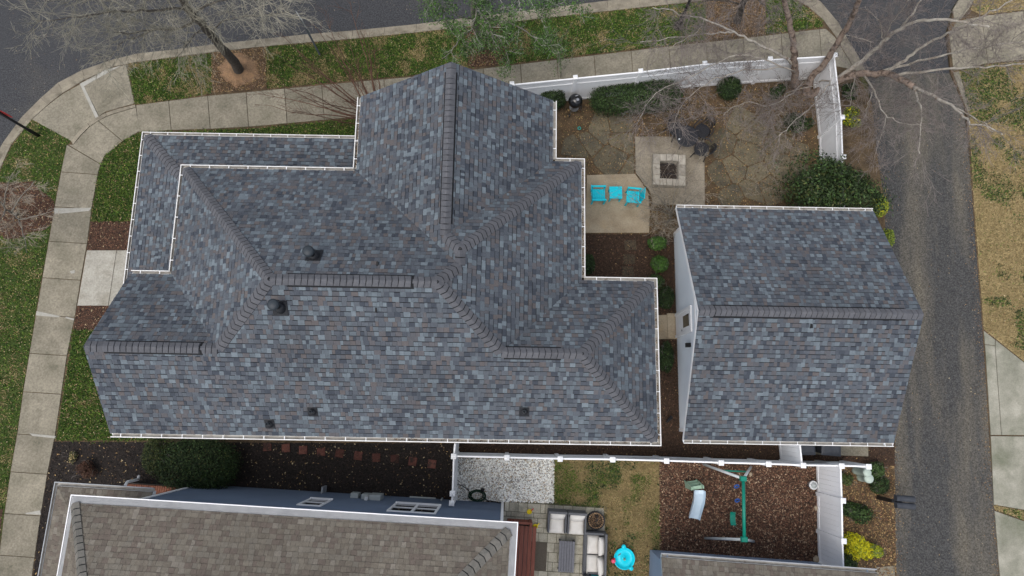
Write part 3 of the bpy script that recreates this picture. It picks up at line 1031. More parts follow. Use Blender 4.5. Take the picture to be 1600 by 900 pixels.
def pebbles(name, polys, n, size, mats, weights, label):
    P = sample(polys, n)
    k = len(P)
    s = nrg.uniform(size[0], size[1], k)
    base = np.array([[1, 0, 0], [0, 1, 0], [-1, 0, 0], [0, -1, 0], [0, 0, .7]])
    F = [(0, 1, 4), (1, 2, 4), (2, 3, 4), (3, 0, 4)]
    ang = nrg.uniform(0, 2 * np.pi, k)
    ca, sa = np.cos(ang), np.sin(ang)
    jit = nrg.uniform(.6, 1.2, (k, 5, 1)) * base[None]
    X = jit[..., 0] * ca[:, None] - jit[..., 1] * sa[:, None]
    Y = jit[..., 0] * sa[:, None] + jit[..., 1] * ca[:, None]
    V5 = np.stack([X * s[:, None] + P[:, :1], Y * s[:, None] + P[:, 1:2], jit[..., 2] * s[:, None] + .008 + nrg.uniform(0, .012, (k, 1))], axis=2)
    me_v = V5.reshape(-1, 3)
    faces = (np.arange(k)[:, None, None] * 5 + np.array(F)[None]).reshape(-1, 3)
    me = bpy.data.meshes.new(name)
    me.from_pydata(me_v.tolist(), [], faces.tolist())
    for m in mats:
        me.materials.append(m)
    me.polygons.foreach_set('material_index', np.repeat(nrg.choice(len(mats), k, p=weights), 4).astype(np.int32))
    o = bpy.data.objects.new(name, me)
    COL.objects.link(o)
    return tag(o, label, 'gravel', kind='stuff')


pebbles('gravel', [GR], 11000, (.014, .04), [A['peb_w'], A['peb_g'], A['peb_t']], [.70, .14, .16], 'white and tan gravel stones inside the fence')

# ================================================================== ROOFS AND HOUSES
def ngon_ccw(p):
    return p if area2(p) > 0 else p[::-1]


class Roof:
    """faces laid in courses; the 300 shingles nearest the camera become pieces of their own, the rest one mesh"""

    def __init__(self, parent, mats, weights, felt, expo=.144, wset=(.08, .10, .125, .15, .18), gap=.027, n_single=300, seed=1, name='shingle', gapp=.66):
        self.parent, self.mats, self.wt, self.felt = parent, mats, weights, felt
        self.expo, self.wset, self.gap, self.n_single = expo, wset, gap, n_single
        self.r = random.Random(seed)
        self.rest = MB()
        self.full = []          # candidates for single pieces
        self.under = MB()
        self.name = name
        self.gapp = gapp

    def face(self, plan, eave_a, eave_b, z_eave, pitch, inset=0.0, sub=None):
        """plan polygon; eave line a->b (plan) with the roof rising to its left; z = z_eave + pitch*dist"""
        a, b = np.array(eave_a, float), np.array(eave_b, float)
        u = (b - a) / np.linalg.norm(b - a)
        w = np.array([-u[1], u[0]])
        k = math.sqrt(1 + pitch * pitch)
        P = [((np.array(p) - a) @ u, ((np.array(p) - a) @ w) * k) for p in plan]
        P = ngon_ccw(P)
        if inset:
            P = clip_half(P, 0, 1, inset * k)
        o3 = np.array([a[0], a[1], z_eave])
        u3 = np.array([u[0], u[1], 0.0])
        s3 = np.array([w[0], w[1], pitch]) / k
        n3 = np.cross(u3, s3)
        T = lambda q, h=0.0: tuple(o3 + u3 * q[0] + s3 * q[1] + n3 * h)
        tris = tess(P)
        self.under.add([T(q, -.004) for q in P], tris)
        ctris = [[P[i] for i in t] for t in tris]
        xs, ys = [q[0] for q in P], [q[1] for q in P]
        y = math.floor(min(ys) / self.expo) * self.expo
        r = self.r
        while y < max(ys):
            # span of the polygon in this course
            band = clip_half(clip_half(P, 0, 1, y), 0, -1, -(y + self.expo))
            if len(band) >= 3:
                x0, x1 = min(q[0] for q in band), max(q[0] for q in band)
                x = x0 - r.uniform(0, .3)
                last = -1
                while x < x1:
                    wd = r.choice(self.wset)
                    mi = r.choices(range(len(self.mats)), self.wt)[0]
                    if mi == last and r.random() < .4:
                        mi = r.choices(range(len(self.mats)), self.wt)[0]
                    last = mi
                    g = self.gap * r.uniform(.75, 1.2) if r.random() < self.gapp else .002
                    raised = r.random() < .5
                    t1 = .020 if raised else .013
                    quad = [(x + .002, y), (x + wd - .002, y), (x + wd - .002, y + self.expo - g), (x + .002, y + self.expo - g)]
                    pieces = [clip_convex(quad, t) for t in ctris]
                    pieces = [q for q in pieces if len(q) >= 3 and abs(area2(q)) > 1e-5]
                    tot = sum(area2(q) for q in pieces)
                    if tot > .985 * area2(quad) and tot > 0:
                        c = T((x + wd / 2, y + self.expo / 2), .01)
                        self.full.append((c, quad, mi, t1, (o3, u3, s3, n3)))
                    else:
                        for q in pieces:
                            self._add(self.rest, q, y, mi, t1, T)
                    x += wd
            y += self.expo

    def _add(self, mb, q, y, mi, t1, T):
        ex = self.expo
        n = len(q)
        top = [T(p, t1 + (.006 - t1) * (p[1] - y) / ex) for p in q]
        bot = [T(p, -.002) for p in q]
        mb.add(top + bot, [tuple(range(n))] + [(n + i, n + (i + 1) % n, (i + 1) % n, i) for i in range(n)], mi)

    def finish(self, focus=(0, 2, 24), name_rest='shingle_field'):
        f = np.array(focus)
        self.full.sort(key=lambda s: float(np.sum((np.array(s[0]) - f) ** 2)))
        cache = {}
        for i, (c, quad, mi, t1, fr) in enumerate(self.full):
            o3, u3, s3, n3 = fr
            if i >= self.n_single:
                T = lambda q, h=0.0: tuple(o3 + u3 * q[0] + s3 * q[1] + n3 * h)
                self._add(self.rest, quad, quad[0][1], mi, t1, T)
                continue
            wd = round(quad[1][0] - quad[0][0], 3)
            hh = round(quad[2][1] - quad[1][1], 3)
            key = (wd, hh, mi, t1)
            if key not in cache:
                mb = MB()
                ql = [(-wd / 2, 0), (wd / 2, 0), (wd / 2, hh), (-wd / 2, hh)]
                self._add(mb, ql, 0.0, 0, t1, lambda q, h=0.0: (q[0], q[1], h))
                cache[key] = mb.mesh(self.name, self.mats[mi])
            o = bpy.data.objects.new(self.name, cache[key])
            COL.objects.link(o)
            q0 = ((quad[0][0] + quad[1][0]) / 2, quad[0][1])
            loc = o3 + u3 * q0[0] + s3 * q0[1]
            Mx = Matrix(((u3[0], s3[0], n3[0], loc[0]), (u3[1], s3[1], n3[1], loc[1]), (u3[2], s3[2], n3[2], loc[2]), (0, 0, 0, 1)))
            o.parent = self.parent
            o.matrix_world = Mx
        self.rest.build(name_rest, self.mats, self.parent)['kind'] = 'stuff'
        self.under.build('roof_felt', self.felt, self.parent)


def cap_run(parent, a, b, nl, nr, capmat, vent=None, spacing=.158, half=.175, lift=.034, flip=False):
    """ridge or hip caps from a (low or west end) to b; nl / nr = unit down-slope directions of the two sides; vent=(t0,t1) part raised on a ridge vent"""
    a, b = Vector(a), Vector(b)
    d = b - a
    L = d.length
    d.normalize()
    nl, nr = Vector(nl).normalized(), Vector(nr).normalized()
    up = -(nl + nr)
    up = (up - d * up.dot(d))
    up = up.normalized() if up.length > 1e-3 else Vector((0, 0, 1))
    # side directions square to the run
    sl = (nl - d * nl.dot(d)).normalized()
    sr = (nr - d * nr.dot(d)).normalized()
    n = max(2, int(L / spacing))
    sp = L / n
    cache = {}
    # local frame: x along d, z up
    yax = up.cross(d).normalized()
    base = Matrix(((d.x, yax.x, up.x, 0), (d.y, yax.y, up.y, 0), (d.z, yax.z, up.z, 0), (0, 0, 0, 1)))
    inv = base.to_3x3().transposed()
    ll, lr = inv @ sl, inv @ sr
    if ll.y < lr.y:
        ll, lr = lr, ll

    def prof(t, w):
        # rounded apex: five points over the ridge
        k = .35
        pk = (ll + lr) * (w * k * .25)
        return [ll * w, ll * (w * k) + Vector((0, 0, .004)), pk + Vector((0, 0, .012)), lr * (w * k) + Vector((0, 0, .004)), lr * w]

    def capmesh(v):
        key = v
        if key in cache:
            return cache[key]
        mb = MB()
        g = .019 if vent else .031
        vs = []
        for (xx, h) in ((0, lift + .007), (sp - g, lift)):
            bow = (-.030, -.004, .006, -.004, -.030)
            for i, p in enumerate(prof(0, half)):
                vs.append((xx + (bow[i] if xx == 0 else bow[i]) * (-1), p.y, p.z + h))
        for (xx, h) in ((0, -.01), (sp - g, -.01)):
            for i, p in enumerate(prof(0, half)):
                vs.append((xx, p.y, p.z + h))
        fs = []
        for i in range(4):
            fs.append((i + 1, i, 5 + i, 6 + i))
            fs.append((i, i + 1, 11 + i, 10 + i))
            fs.append((5 + i + 1, 5 + i, 15 + i, 16 + i))
        fs += [(0, 10, 15, 5), (4, 9, 19, 14)]
        mb.add(vs, fs)
        cache[key] = mb.mesh('ridge_cap', capmat, False)
        return cache[key]

    for i in range(n):
        t = (i + .5) / n
        o = bpy.data.objects.new('ridge_cap', capmesh(0))
        COL.objects.link(o)
        raise_ = .034 if (vent and vent[0] <= t <= vent[1]) else 0.0
        j = i
        p = a + d * (sp * j) + up * raise_
        Mx = base.copy()
        if flip:
            p = a + d * (sp * (j + 1)) + up * raise_
            Mx = Matrix(((-d.x, -yax.x, up.x, 0), (-d.y, -yax.y, up.y, 0), (-d.z, -yax.z, up.z, 0), (0, 0, 0, 1)))
        o.parent = parent
        o.matrix_world = Matrix.Translation(p) @ Mx
    # dark course under the caps shows in the joints
    mb = MB()
    pr = prof(0, half * .97)
    vs = []
    for xx in (.01, L - .01):
        for p in pr:
            w_ = a + d * xx + yax * p.y + up * (p.z + lift * .78)
            vs.append(w_)
    mb.add(vs, [(i + 1, i, 5 + i, 6 + i) for i in range(4)])
    if vent:
        for s, q in ((0, vent[0]), (1, vent[1])):
            pass
        vs = []
        x0, x1 = vent[0] * L, vent[1] * L
        wide = [p * 1.24 for p in prof(0, half)]
        for xx in (x0, x1):
            for p in wide:
                vs.append(a + d * xx + yax * p.y + up * (p.z + .036))
            for p in wide:
                vs.append(a + d * xx + yax * p.y + up * (p.z - .02))
        fs = [(i + 1, i, 10 + i, 11 + i) for i in range(4)] + [(0, 5, 15, 10), (4, 14, 19, 9), (0, 1, 2, 3, 4, 9, 8, 7, 6, 5), (14, 13, 12, 11, 10, 15, 16, 17, 18, 19)]
        mb.add(vs, fs)
    mb.build('ridge_vent' if vent else 'cap_underlay', A['ridge_black'], parent)


def gutter(parent, a, b, inward, z, mat_, depth=.10, name='gutter', strap=.56, ma=0.0, mb_=0.0):
    """open trough along a->b (outer line), inward = unit plan vector towards the roof"""
    a, b, w = np.array(a, float), np.array(b, float), np.array(inward, float)
    d = (b - a) / np.linalg.norm(b - a)
    L = np.linalg.norm(b - a)
    pr = [(-.012, z + .004), (-.012, z - .012), (.0, z - .03), (.02, z - .10), (depth, z - .10), (depth + .004, z + .02), (depth - .004, z + .02), (depth - .006, z - .092), (.025, z - .092), (.010, z - .03), (.016, z + .004)]
    m = MB()
    vs = []
    for (p, mt) in ((a, ma), (b, mb_)):
        for t, zz in pr:
            q = p + w * t + d * (t * mt)
            vs.append((q[0], q[1], zz))
    n = len(pr)
    fs = [(i, (i + 1) % n, n + (i + 1) % n, n + i) for i in range(n)] + [tuple(range(n))[::-1], tuple(range(n, 2 * n))]
    for i, f in enumerate(fs):
        m.add([vs[j] for j in f], [tuple(range(len(f)))], 1 if i in (6, 7, 8, 9) else 0)
    g = m.build(name, [mat_, A['gutter_in']], parent)
    if strap:
        k = max(1, int(L / strap))
        for i in range(k):
            t = (i + .5) / k * L
            m2 = MB()
            q0 = a + d * t + w * .004
            q1 = a + d * t + w * (depth - .002)
            m2.bar((q0[0], q0[1], z + .008), (q1[0], q1[1], z + .012), .022, .006)
            m2.build('strap', A['white'], g)
    return g


def wall_prism(parent, poly, z0, z1, m, name='wall'):
    mb = MB()
    mb.prism(poly, z0, z1)
    return mb.build(name, m, parent)


# ------------------------------------------------------------------ the main house
xW0, xWm, xNW, xNE, xE1, xE2 = -11.19, -10.07, -4.815, 1.395, 2.27, 4.411
yS, yA, yB, yW, yE, yN = -.943, 7.189, 7.62, 3.872, 3.911, 9.52
EV, PT = 4.8, .7346
GI = .105
house = empty('grey_roofed_house')
tag(house, 'large house with blue grey shingle roof, hips and a north gable', 'house')
house_roof = empty('roof', parent=house)
house_roof.matrix_world = Matrix.Identity(4)


def P3(p, zo=0.0):
    return p


D = (yA - yS) / 2
ym = (yA + yS) / 2
Bh = (xE1 - xNW) / 2
x2 = xE1 - Bh
Dn = (xNE - xNW) / 2
xn = (xNE + xNW) / 2
De, yEr = (yE - yS) / 2, (yE + yS) / 2
Dw, yWr = (yW - yS) / 2, (yW + yS) / 2
Rw, Re = (xWm + D, ym), (xE1 - D, ym)
Bn, Bs = (x2, yB - Bh), (x2, yA - Bh)
Nn, Ns = (xn, yN), (xn, yB - Dn)
Ee, Ew = (xE2 - De, yEr), (xE1 - De, yEr)
Ww = (xWm + Dw, yWr)
RF = Roof(house_roof, A['sh'], SHW, A['felt'], seed=5)
RF.face([(xW0, yS), (xE2, yS), Ee, Ew, Re, Rw, Ww, (xW0, yWr)], (xW0, yS), (xE2, yS), EV, PT, GI)
RF.face([(xWm, yA), (xWm, yW), Ww, Rw], (xWm, yA), (xWm, yW), EV, PT, GI)
RF.face([(xW0, yW), (xW0, yWr), Ww, (xWm, yW)], (xWm, yW), (xW0, yW), EV, PT, GI)
RF.face([(xWm, yA), Rw, Re, Bs, (xNW, yA)], (xNW, yA), (xWm, yA), EV, PT, GI)
RF.face([(xNW, yA), Bs, Bn, Ns, Nn, (xNW, yN)], (xNW, yN), (xNW, yA), EV, PT, GI)
RF.face([(xNE, yN), Nn, Ns, (xNE, yB)], (xNE, yB), (xNE, yN), EV, PT, GI)
RF.face([(xNE, yB), Ns, Bn, (xE1, yB)], (xE1, yB), (xNE, yB), EV, PT, GI)
RF.face([(xE1, yB), Bn, Bs, Re, Ew, (xE1, yE)], (xE1, yE), (xE1, yB), EV, PT, GI)
RF.face([(xE1, yE), Ew, Ee, (xE2, yE)], (xE2, yE), (xE1, yE), EV, PT, GI)
RF.face([(xE2, yE), Ee, (xE2, yS)], (xE2, yS), (xE2, yE), EV, PT, GI)
RF.finish((-1.0, 1.5, 24))


def Z(p, h):
    return (p[0], p[1], EV + PT * h)


k_ = math.sqrt(1 + PT * PT)
S_, N_, E_, W_ = (0, -1, -PT), (0, 1, -PT), (1, 0, -PT), (-1, 0, -PT)
cr = A['cap']
g_ = GI + .05
cap_run(house_roof, Z((xWm + g_, yA - g_), g_), Z(Rw, D), N_, W_, cr)
cap_run(house_roof, Z(Ww, Dw), Z(Rw, D), S_, W_, cr)
cap_run(house_roof, Z(Rw, D), Z(Re, D), S_, N_, cr, vent=(.10, .86), flip=True)
cap_run(house_roof, Z((xW0 + .02, yWr), Dw), Z(Ww, Dw), S_, N_, cr, vent=(.14, .88), flip=True)
cap_run(house_roof, Z((xn, yN - .02), Dn), Z(Ns, Dn), W_, E_, cr, vent=(.05, .93), flip=True)
cap_run(house_roof, Z(Ns, Dn), Z(Bn, Bh), N_, W_, cr)
cap_run(house_roof, Z((xE1 - g_, yB - g_), g_), Z(Bn, Bh), N_, E_, cr)
cap_run(house_roof, Z(Bn, Bh), Z(Bs, Bh), W_, E_, cr, flip=True)
cap_run(house_roof, Z(Bs, Bh), Z(Re, D), N_, E_, cr)
cap_run(house_roof, Z(Ew, De), Z(Re, D), S_, E_, cr)
cap_run(house_roof, Z(Ew, De), Z(Ee, De), S_, N_, cr, vent=(.03, .74), flip=True)
cap_run(house_roof, Z((xE2 - g_, yS + g_), g_), Z(Ee, De), S_, E_, cr)
cap_run(house_roof, Z((xE2 - g_, yE - g_), g_), Z(Ee, De), N_, E_, cr)

# eaves: gutters all round, soffit, fascia, walls
gut = empty('gutters', parent=house)
gut.matrix_world = Matrix.Identity(4)
for a, b, w, ma, mb_ in (((xW0, yS), (xE2, yS), (0, 1), 0, -1), ((xE2, yS), (xE2, yE), (-1, 0), 1, -1), ((xE2, yE), (xE1 - .02, yE), (0, -1), 1, 0), ((xE1, yE), (xE1, yB), (-1, 0), 0, -1),
                         ((xE1, yB), (xNE - .02, yB), (0, -1), 1, 0), ((xNE, yB), (xNE, yN), (-1, 0), 0, 0), ((xNW, yN), (xNW, yA), (1, 0), 0, 0), ((xNW + .02, yA), (xWm, yA), (0, -1), 0, -1),
                         ((xWm, yA), (xWm, yW), (1, 0), 1, 0), ((xWm + .02, yW), (xW0, yW), (0, -1), 0, 0)):
    gutter(gut, a, b, w, EV + .055, A['gutter'], ma=ma, mb_=mb_)
# debris washed into the gutters
dp = []
for a, b in (((xE2 - .05, yS + .2), (xE2 - .05, yE - .2)), ((xE1 - .05, yE + .1), (xE1 - .05, yB - .2)), ((xNW + .06, yA + .1), (xNW + .06, yN - .3)), ((xW0 + 8, yS + .05), (xE2 - .2, yS + .05))):
    n = 260
    t = nrg.random(n) ** 1.5
    q = np.array(a)[None] + (np.array(b) - np.array(a))[None] * t[:, None] + nrg.normal(size=(n, 2)) * .014
    dp.append(np.column_stack([q, np.full(n, EV - .03) + nrg.uniform(0, .03, n)]))
dp = np.vstack(dp)
V = leaf_faces(dp, rand_up(len(dp)), nrg.uniform(.01, .025, len(dp)), nrg.uniform(.008, .018, len(dp)))
fast_mesh('gutter_debris', V, 4, [A['l_brown'], A['chip_dark'], A['l_tan']], nrg.choice(3, len(dp), p=[.4, .4, .2]), house, 'stuff')

outline = [(xW0 + .03, yS + .1), (xE2 - .1, yS + .1), (xE2 - .1, yE - .1), (xE1 - .1, yE - .1), (xE1 - .1, yB - .1), (xNE - .1, yB - .1), (xNE - .1, yN - .02), (xNW + .1, yN - .02), (xNW + .1, yA - .1), (xWm + .1, yA - .1), (xWm + .1, yW - .1), (xW0 + .03, yW - .1)]
mb = MB()
mb.prism(outline, EV - .12, EV + .05)
mb.build('soffit', A['white'], house)
wl = [(xW0 + .3, yS + .45), (xE2 - .45, yS + .45), (xE2 - .45, yE - .45), (xE1 - .45, yE - .45), (xE1 - .45, yB - .45), (xNE - .45, yB - .45), (xNE - .45, yN - .3), (xNW + .45, yN - .3), (xNW + .45, yA - .45), (xWm + .45, yA - .45), (xWm + .45, yW - .45), (xW0 + .3, yW - .45)]
wall_prism(house, wl, -.1, EV - .12, A['siding_white'])
# gable walls and rake boards
for (pts3, nm) in (([(xW0 + .3, yS + .4, EV), (xW0 + .3, yW - .4, EV), (xW0 + .3, yWr, EV + PT * (Dw - .42))], 'gable'), ([(xNW + .4, yN - .3, EV), (xNE - .4, yN - .3, EV), (xn, yN - .3, EV + PT * (Dn - .42))], 'gable')):
    mb = MB()
    mb.add(pts3, [(0, 1, 2), (2, 1, 0)])
    mb.build(nm, A['siding_white'], house)
for a, b in ((Z((xW0 + .012, yS + .1), .02), Z((xW0 + .012, yWr), Dw - .05)), (Z((xW0 + .012, yW - .1), .02), Z((xW0 + .012, yWr), Dw - .05)), (Z((xNW + .1, yN - .012), .02), Z((xn, yN - .012), Dn - .05)), (Z((xNE - .1, yN - .012), .02), Z((xn, yN - .012), Dn - .05))):
    mb = MB()
    mb.bar((a[0], a[1], a[2] - .095), (b[0], b[1], b[2] - .095), .022, .14)
    mb.build('rake_board', A['white'], house)

# roof furniture (parts of the house)


def on_roof(px_, py_, face):
    """point of the S or N main slope under a survey pixel"""
    o = np.array([0, 0, CAM_H])
    d = _R @ np.array([(px_ - 800) / CAM_F, -(py_ - 450) / CAM_F, -1.0])
    # plane: z = EV + PT*dist
    if face == 'S':
        t = (EV + PT * (-yS) - CAM_H) / (d[2] - PT * d[1])
    else:
        t = (EV + PT * yA - CAM_H) / (d[2] + PT * d[1])
    return o + d * t


def pipe_boot(p, ny, big):
    e = empty('roof_vent', parent=house)
    e.location = Vector(p) - Vector(house.location)
    n = Vector((0, ny, 1 / PT)).normalized()
    u = Vector((1, 0, 0))
    s = n.cross(u)
    w = .20 if big else .14
    mb = MB()
    c0 = [u * (i * w) + s * (j * w * 1.1) + n * .024 for i, j in ((-1, -1), (1, -1), (1, 1), (-1, 1))]
    c1 = [u * (i * w * .92) + s * (j * w) + n * .032 for i, j in ((-1, -1), (1, -1), (1, 1), (-1, 1))]
    mb.add(c0 + c1, [(4, 5, 6, 7), (0, 1, 5, 4), (1, 2, 6, 5), (2, 3, 7, 6), (3, 0, 4, 7)])
    mb.build('flashing', A['lead'], e)
    mb = MB()
    if big:
        mb.lathe([(.15, -.12), (.15, .10), (.13, .14), (.085, .20)], (0, 0, 0), 18)
        mb.build('collar', A['lead'], e, True)
        mb = MB()
        mb.lathe([(.07, .1), (.07, .46)], (0, 0, 0), 14)
        mb.build('pipe', A['black'], e, True)
        mb = MB()
        mb.lathe([(.13, .46), (.145, .48), (.145, .56), (.10, .60), (0, .605)], (0, 0, 0), 18)
        mb.build('pipe_cap', A['pipecap'], e, True)
    else:
        mb.lathe([(.11, -.08), (.11, .04), (.07, .10), (.05, .11)], (0, 0, 0), 16)
        mb.build('collar', A['lead'], e, True)
        mb = MB()
        mb.lathe([(.042, .05), (.042, .26), (.03, .262), (.03, .16), (0, .16)], (0, 0, 0), 12)
        mb.build('pipe', A['pipecap'], e, True)
    return e


pipe_boot(on_roof(491, 400, 'N'), 1, True)
pipe_boot(on_roof(438, 481, 'S'), -1, True)
for q, f_ in (((590, 413), 'N'), ((588, 485), 'S')):
    p_ = on_roof(q[0], q[1], f_)
    mb = MB()
    mb.box((p_[0] - .025, p_[1] - .06, p_[2] - .02), (p_[0] + .025, p_[1] + .06, p_[2] + .07), bev=.008)
    mb.build('roof_anchor', A['black'], house)
for q in ((422, 662), (489, 643), (819, 643)):
    pipe_boot(on_roof(q[0], q[1], 'S'), -1, False)

# porch roof at the north west, lower
xP, yP = W2(212, 300, 2.75)[0], W2(380, 210, 2.75)[1]
PE, PP = 2.75, .33
porch = empty('porch_roof', parent=house)
porch.matrix_world = Matrix.Identity(4)
wx, wy = xWm + .45, yA - .45
RP = Roof(porch, A['sh'], SHW, A['felt'], seed=9, n_single=120)
hd = min(wx - xP, yP - wy)
hc = (xP + hd, yP - hd)
RP.face([(xNW + .45, yP), (xP, yP), hc] + ([(xNW + .45, wy)] if hd == yP - wy else [(wx, wy), (xNW + .45, wy)]), (xNW + .45, yP), (xP, yP), PE, PP, GI)
RP.face([(xP, yP), (xP, yW - .45), (wx, yW - .45)] + ([(wx, hc[1]), hc] if hd == wx - xP else [(wx, wy), hc]), (xP, yP), (xP, yW - .45), PE, PP, GI)
RP.finish((-9, 6, 24))
cap_run(porch, (xP + g_, yP - g_, PE + PP * g_), (hc[0], hc[1], PE + PP * hd), (0, 1, -PP), (-1, 0, -PP), cr)
gutter(gut, (xNW + .4, yP), (xP, yP), (0, -1), PE + .045, A['gutter'], mb_=-1)
gutter(gut, (xP, yP), (xP, yW - .4), (1, 0), PE + .045, A['gutter'], ma=1)
mb = MB()
mb.prism([(xP + .1, yP - .1), (xNW + .45, yP - .1), (xNW + .45, wy), (wx, wy), (wx, yW - .45), (xP + .1, yW - .45)], PE - .18, PE + .03)
mb.build('porch_beam', A['white'], house)
for q in ((xP + .3, yP - .3), (xP + .3, (yP + yW) / 2), (-7.5, yP - .3), (xNW + .3, yP - .3), (xP + .3, yW)):
    mb = MB()
    mb.box((q[0] - .1, q[1] - .1, 0), (q[0] + .1, q[1] + .1, PE - .18))
    mb.build('porch_post', A['white'], house)
mb = MB()
mb.prism([(xP + .15, yP - .15), (xNW + .45, yP - .15), (xNW + .45, wy), (wx, wy), (wx, yW - .45), (xP + .15, yW - .45)], -.1, .16)
mb.build('porch_floor', A['concrete'], house)

# ------------------------------------------------------------------ garage
gx0, gx1, gy0, gy1, GE, GP = 5.67, 12.39, -.964, 6.942, 2.5, .5536
garage = empty('garage')
tag(garage, 'detached white garage with grey gabled shingle roof beside the alley', 'garage')
groof = empty('roof', parent=garage)
groof.matrix_world = Matrix.Identity(4)
gm_, gd = (gy0 + gy1) / 2, (gy1 - gy0) / 2
RG = Roof(groof, A['sh'], SHW, A['felt'], seed=15)
RG.face([(gx0, gy0), (gx1, gy0), (gx1, gm_), (gx0, gm_)], (gx0, gy0), (gx1, gy0), GE, GP, GI)
RG.face([(gx0, gy1), (gx0, gm_), (gx1, gm_), (gx1, gy1)], (gx1, gy1), (gx0, gy1), GE, GP, GI)
RG.finish((8, 2, 24))
cap_run(groof, (gx0 + .02, gm_, GE + GP * gd), (gx1 - .02, gm_, GE + GP * gd), (0, -1, -GP), (0, 1, -GP), cr, vent=(.065, .925), flip=True)
mb = MB()
p_ = W(1263, 511, 4.3)
zz = GE + GP * (p_[1] - gy0)
mb.box((p_[0] - .03, p_[1] - .06, zz - .02), (p_[0] + .03, p_[1] + .06, zz + .07), bev=.008)
mb.build('roof_anchor', A['black'], garage)
ggut = empty('gutters', parent=garage)
ggut.matrix_world = Matrix.Identity(4)
gutter(ggut, (gx0, gy0), (gx1, gy0), (0, 1), GE + .045, A['gutter'])
gutter(ggut, (gx1, gy1), (gx0, gy1), (0, -1), GE + .045, A['gutter'])
gwx = W2(1057, 510, 0)[0]
gw = [(gwx, gy0 + .35), (gx1 - .3, gy0 + .35), (gx1 - .3, gy1 - .35), (gwx, gy1 - .35)]
wall_prism(garage, gw, -.1, GE, A['siding_white'])
for x in (gwx - .004, gx1 - .3):
    mb = MB()
    pz = GE + GP * (gd - .01) - .02
    vs = [(x, gy0 + .05, GE + .0), (x, gy1 - .05, GE + .0), (x, gm_, pz), (x + .05, gy0 + .05, GE + .0), (x + .05, gy1 - .05, GE + .0), (x + .05, gm_, pz)]
    mb.add(vs, [(0, 2, 1), (3, 4, 5), (0, 1, 4, 3), (1, 2, 5, 4), (2, 0, 3, 5)])
    mb.build('gable', A['siding_white'], garage)
mb = MB()
mb.prism([(gwx + .06, gy0 + .1), (gx1 - .05, gy0 + .1), (gx1 - .05, gy1 - .1), (gwx + .06, gy1 - .1)], GE - .05, GE + .04)
mb.build('soffit', A['white'], garage)
for s, y in ((1, gy0 + .05), (-1, gy1 - .05)):
    for x in (gx0 + .01, gx1 - .01):
        mb = MB()
        mb.bar((x, y, GE + .05 * GP - .09), (x, gm_, GE + GP * gd - .10), .025, .13)
        mb.build('rake_board', A['white'], garage)
mb = MB()
mb.box((gwx - .03, gy0 + .36, GE - .09), (gwx - .0005, gy1 - .36, GE + .02))
mb.build('trim_board', A['white'], garage)
for y in (gy0 + .35, gy1 - .35):
    mb = MB()
    mb.box((gwx - .02, y - .06, 0), (gwx - .0008, y + .06, GE - .1))
    mb.build('corner_board', A['white'], garage)
for k in range(1, 14):   # lap siding edges
    zz = k * .18
    if zz > GE - .1:
        break
    mb = MB()
    mb.add([(gwx - .012, gy0 + .42, zz), (gwx - .012, gy1 - .42, zz), (gwx - .001, gy1 - .42, zz + .17), (gwx - .001, gy0 + .42, zz + .17), (gwx - .001, gy0 + .42, zz), (gwx - .001, gy1 - .42, zz)], [(0, 1, 2, 3)[::-1], (0, 4, 5, 1)[::-1]])
    mb.build('siding_board', A['siding_white'], garage)
# side door with a glazed top, its frame and step
dy0, dy1 = W2(1057, 527, .3)[1], W2(1057, 489, .3)[1]
door = empty('door', parent=garage)
door.matrix_world = Matrix.Identity(4)
mb = MB()
mb.box((gwx - .045, dy0 + .1, .08), (gwx - .014, dy1 - .1, 2.02))
mb.build('door_leaf', A['white'], door)
for a, b in (((gwx - .07, dy0, .05), (gwx - .013, dy0 + .098, 2.12)), ((gwx - .07, dy1 - .098, .05), (gwx - .013, dy1, 2.12)), ((gwx - .071, dy0 + .099, 2.023), (gwx - .013, dy1 - .099, 2.12))):
    mb = MB()
    mb.box(a, b)
    mb.build('door_frame', A['white'], door)
mb = MB()
mb.box((gwx - .052, dy0 + .24, 1.1), (gwx - .046, dy1 - .24, 1.85))
mb.build('door_glass', A['glass'], door)
mb = MB()
mb.lathe([(.0, 0), (.03, .01), (.03, .05), (0, .06)], (0, 0, 0), 10)
k = mb.build('handle', A['steel'], door)
k.matrix_world = Matrix.Translation((gwx - .045, dy0 + .17, 1.0)) @ Matrix.Rotation(-math.pi / 2, 4, 'Y')
mb = MB()
mb.box((gwx - .35, dy0 - .02, 0), (gwx - .075, dy1 + .02, .10), bev=.01)
mb.build('door_step', A['concrete_tan'], garage)
lp = empty('wall_lamp', parent=garage)
lp.location = Vector((gwx, W2(1062, 539, 1.8)[1], 1.72)) - Vector(garage.location)
mb = MB()
mb.box((-.03, -.06, -.02), (-.013, .06, .16))
mb.build('back_plate', A['black'], lp)
mb = MB()
mb.box((-.17, -.07, .0), (-.031, .07, .2), bev=.02)
mb.build('lantern', A['black'], lp)

# ------------------------------------------------------------------ neighbour house (brown roof, blue siding)
NE_ = 4.9
na = np.array(W2(113, 773, NE_))
nbp = np.array(W2(809, 816, NE_))
nu = (nbp - na) / np.linalg.norm(nbp - na)
nv = np.array([nu[1], -nu[0]])          # into the plot (south)
NL = np.linalg.norm(nbp - na)
ND = 9.0
NPT = .50


def NP(u, v):
    q = na + nu * u + nv * v
    return (float(q[0]), float(q[1]))


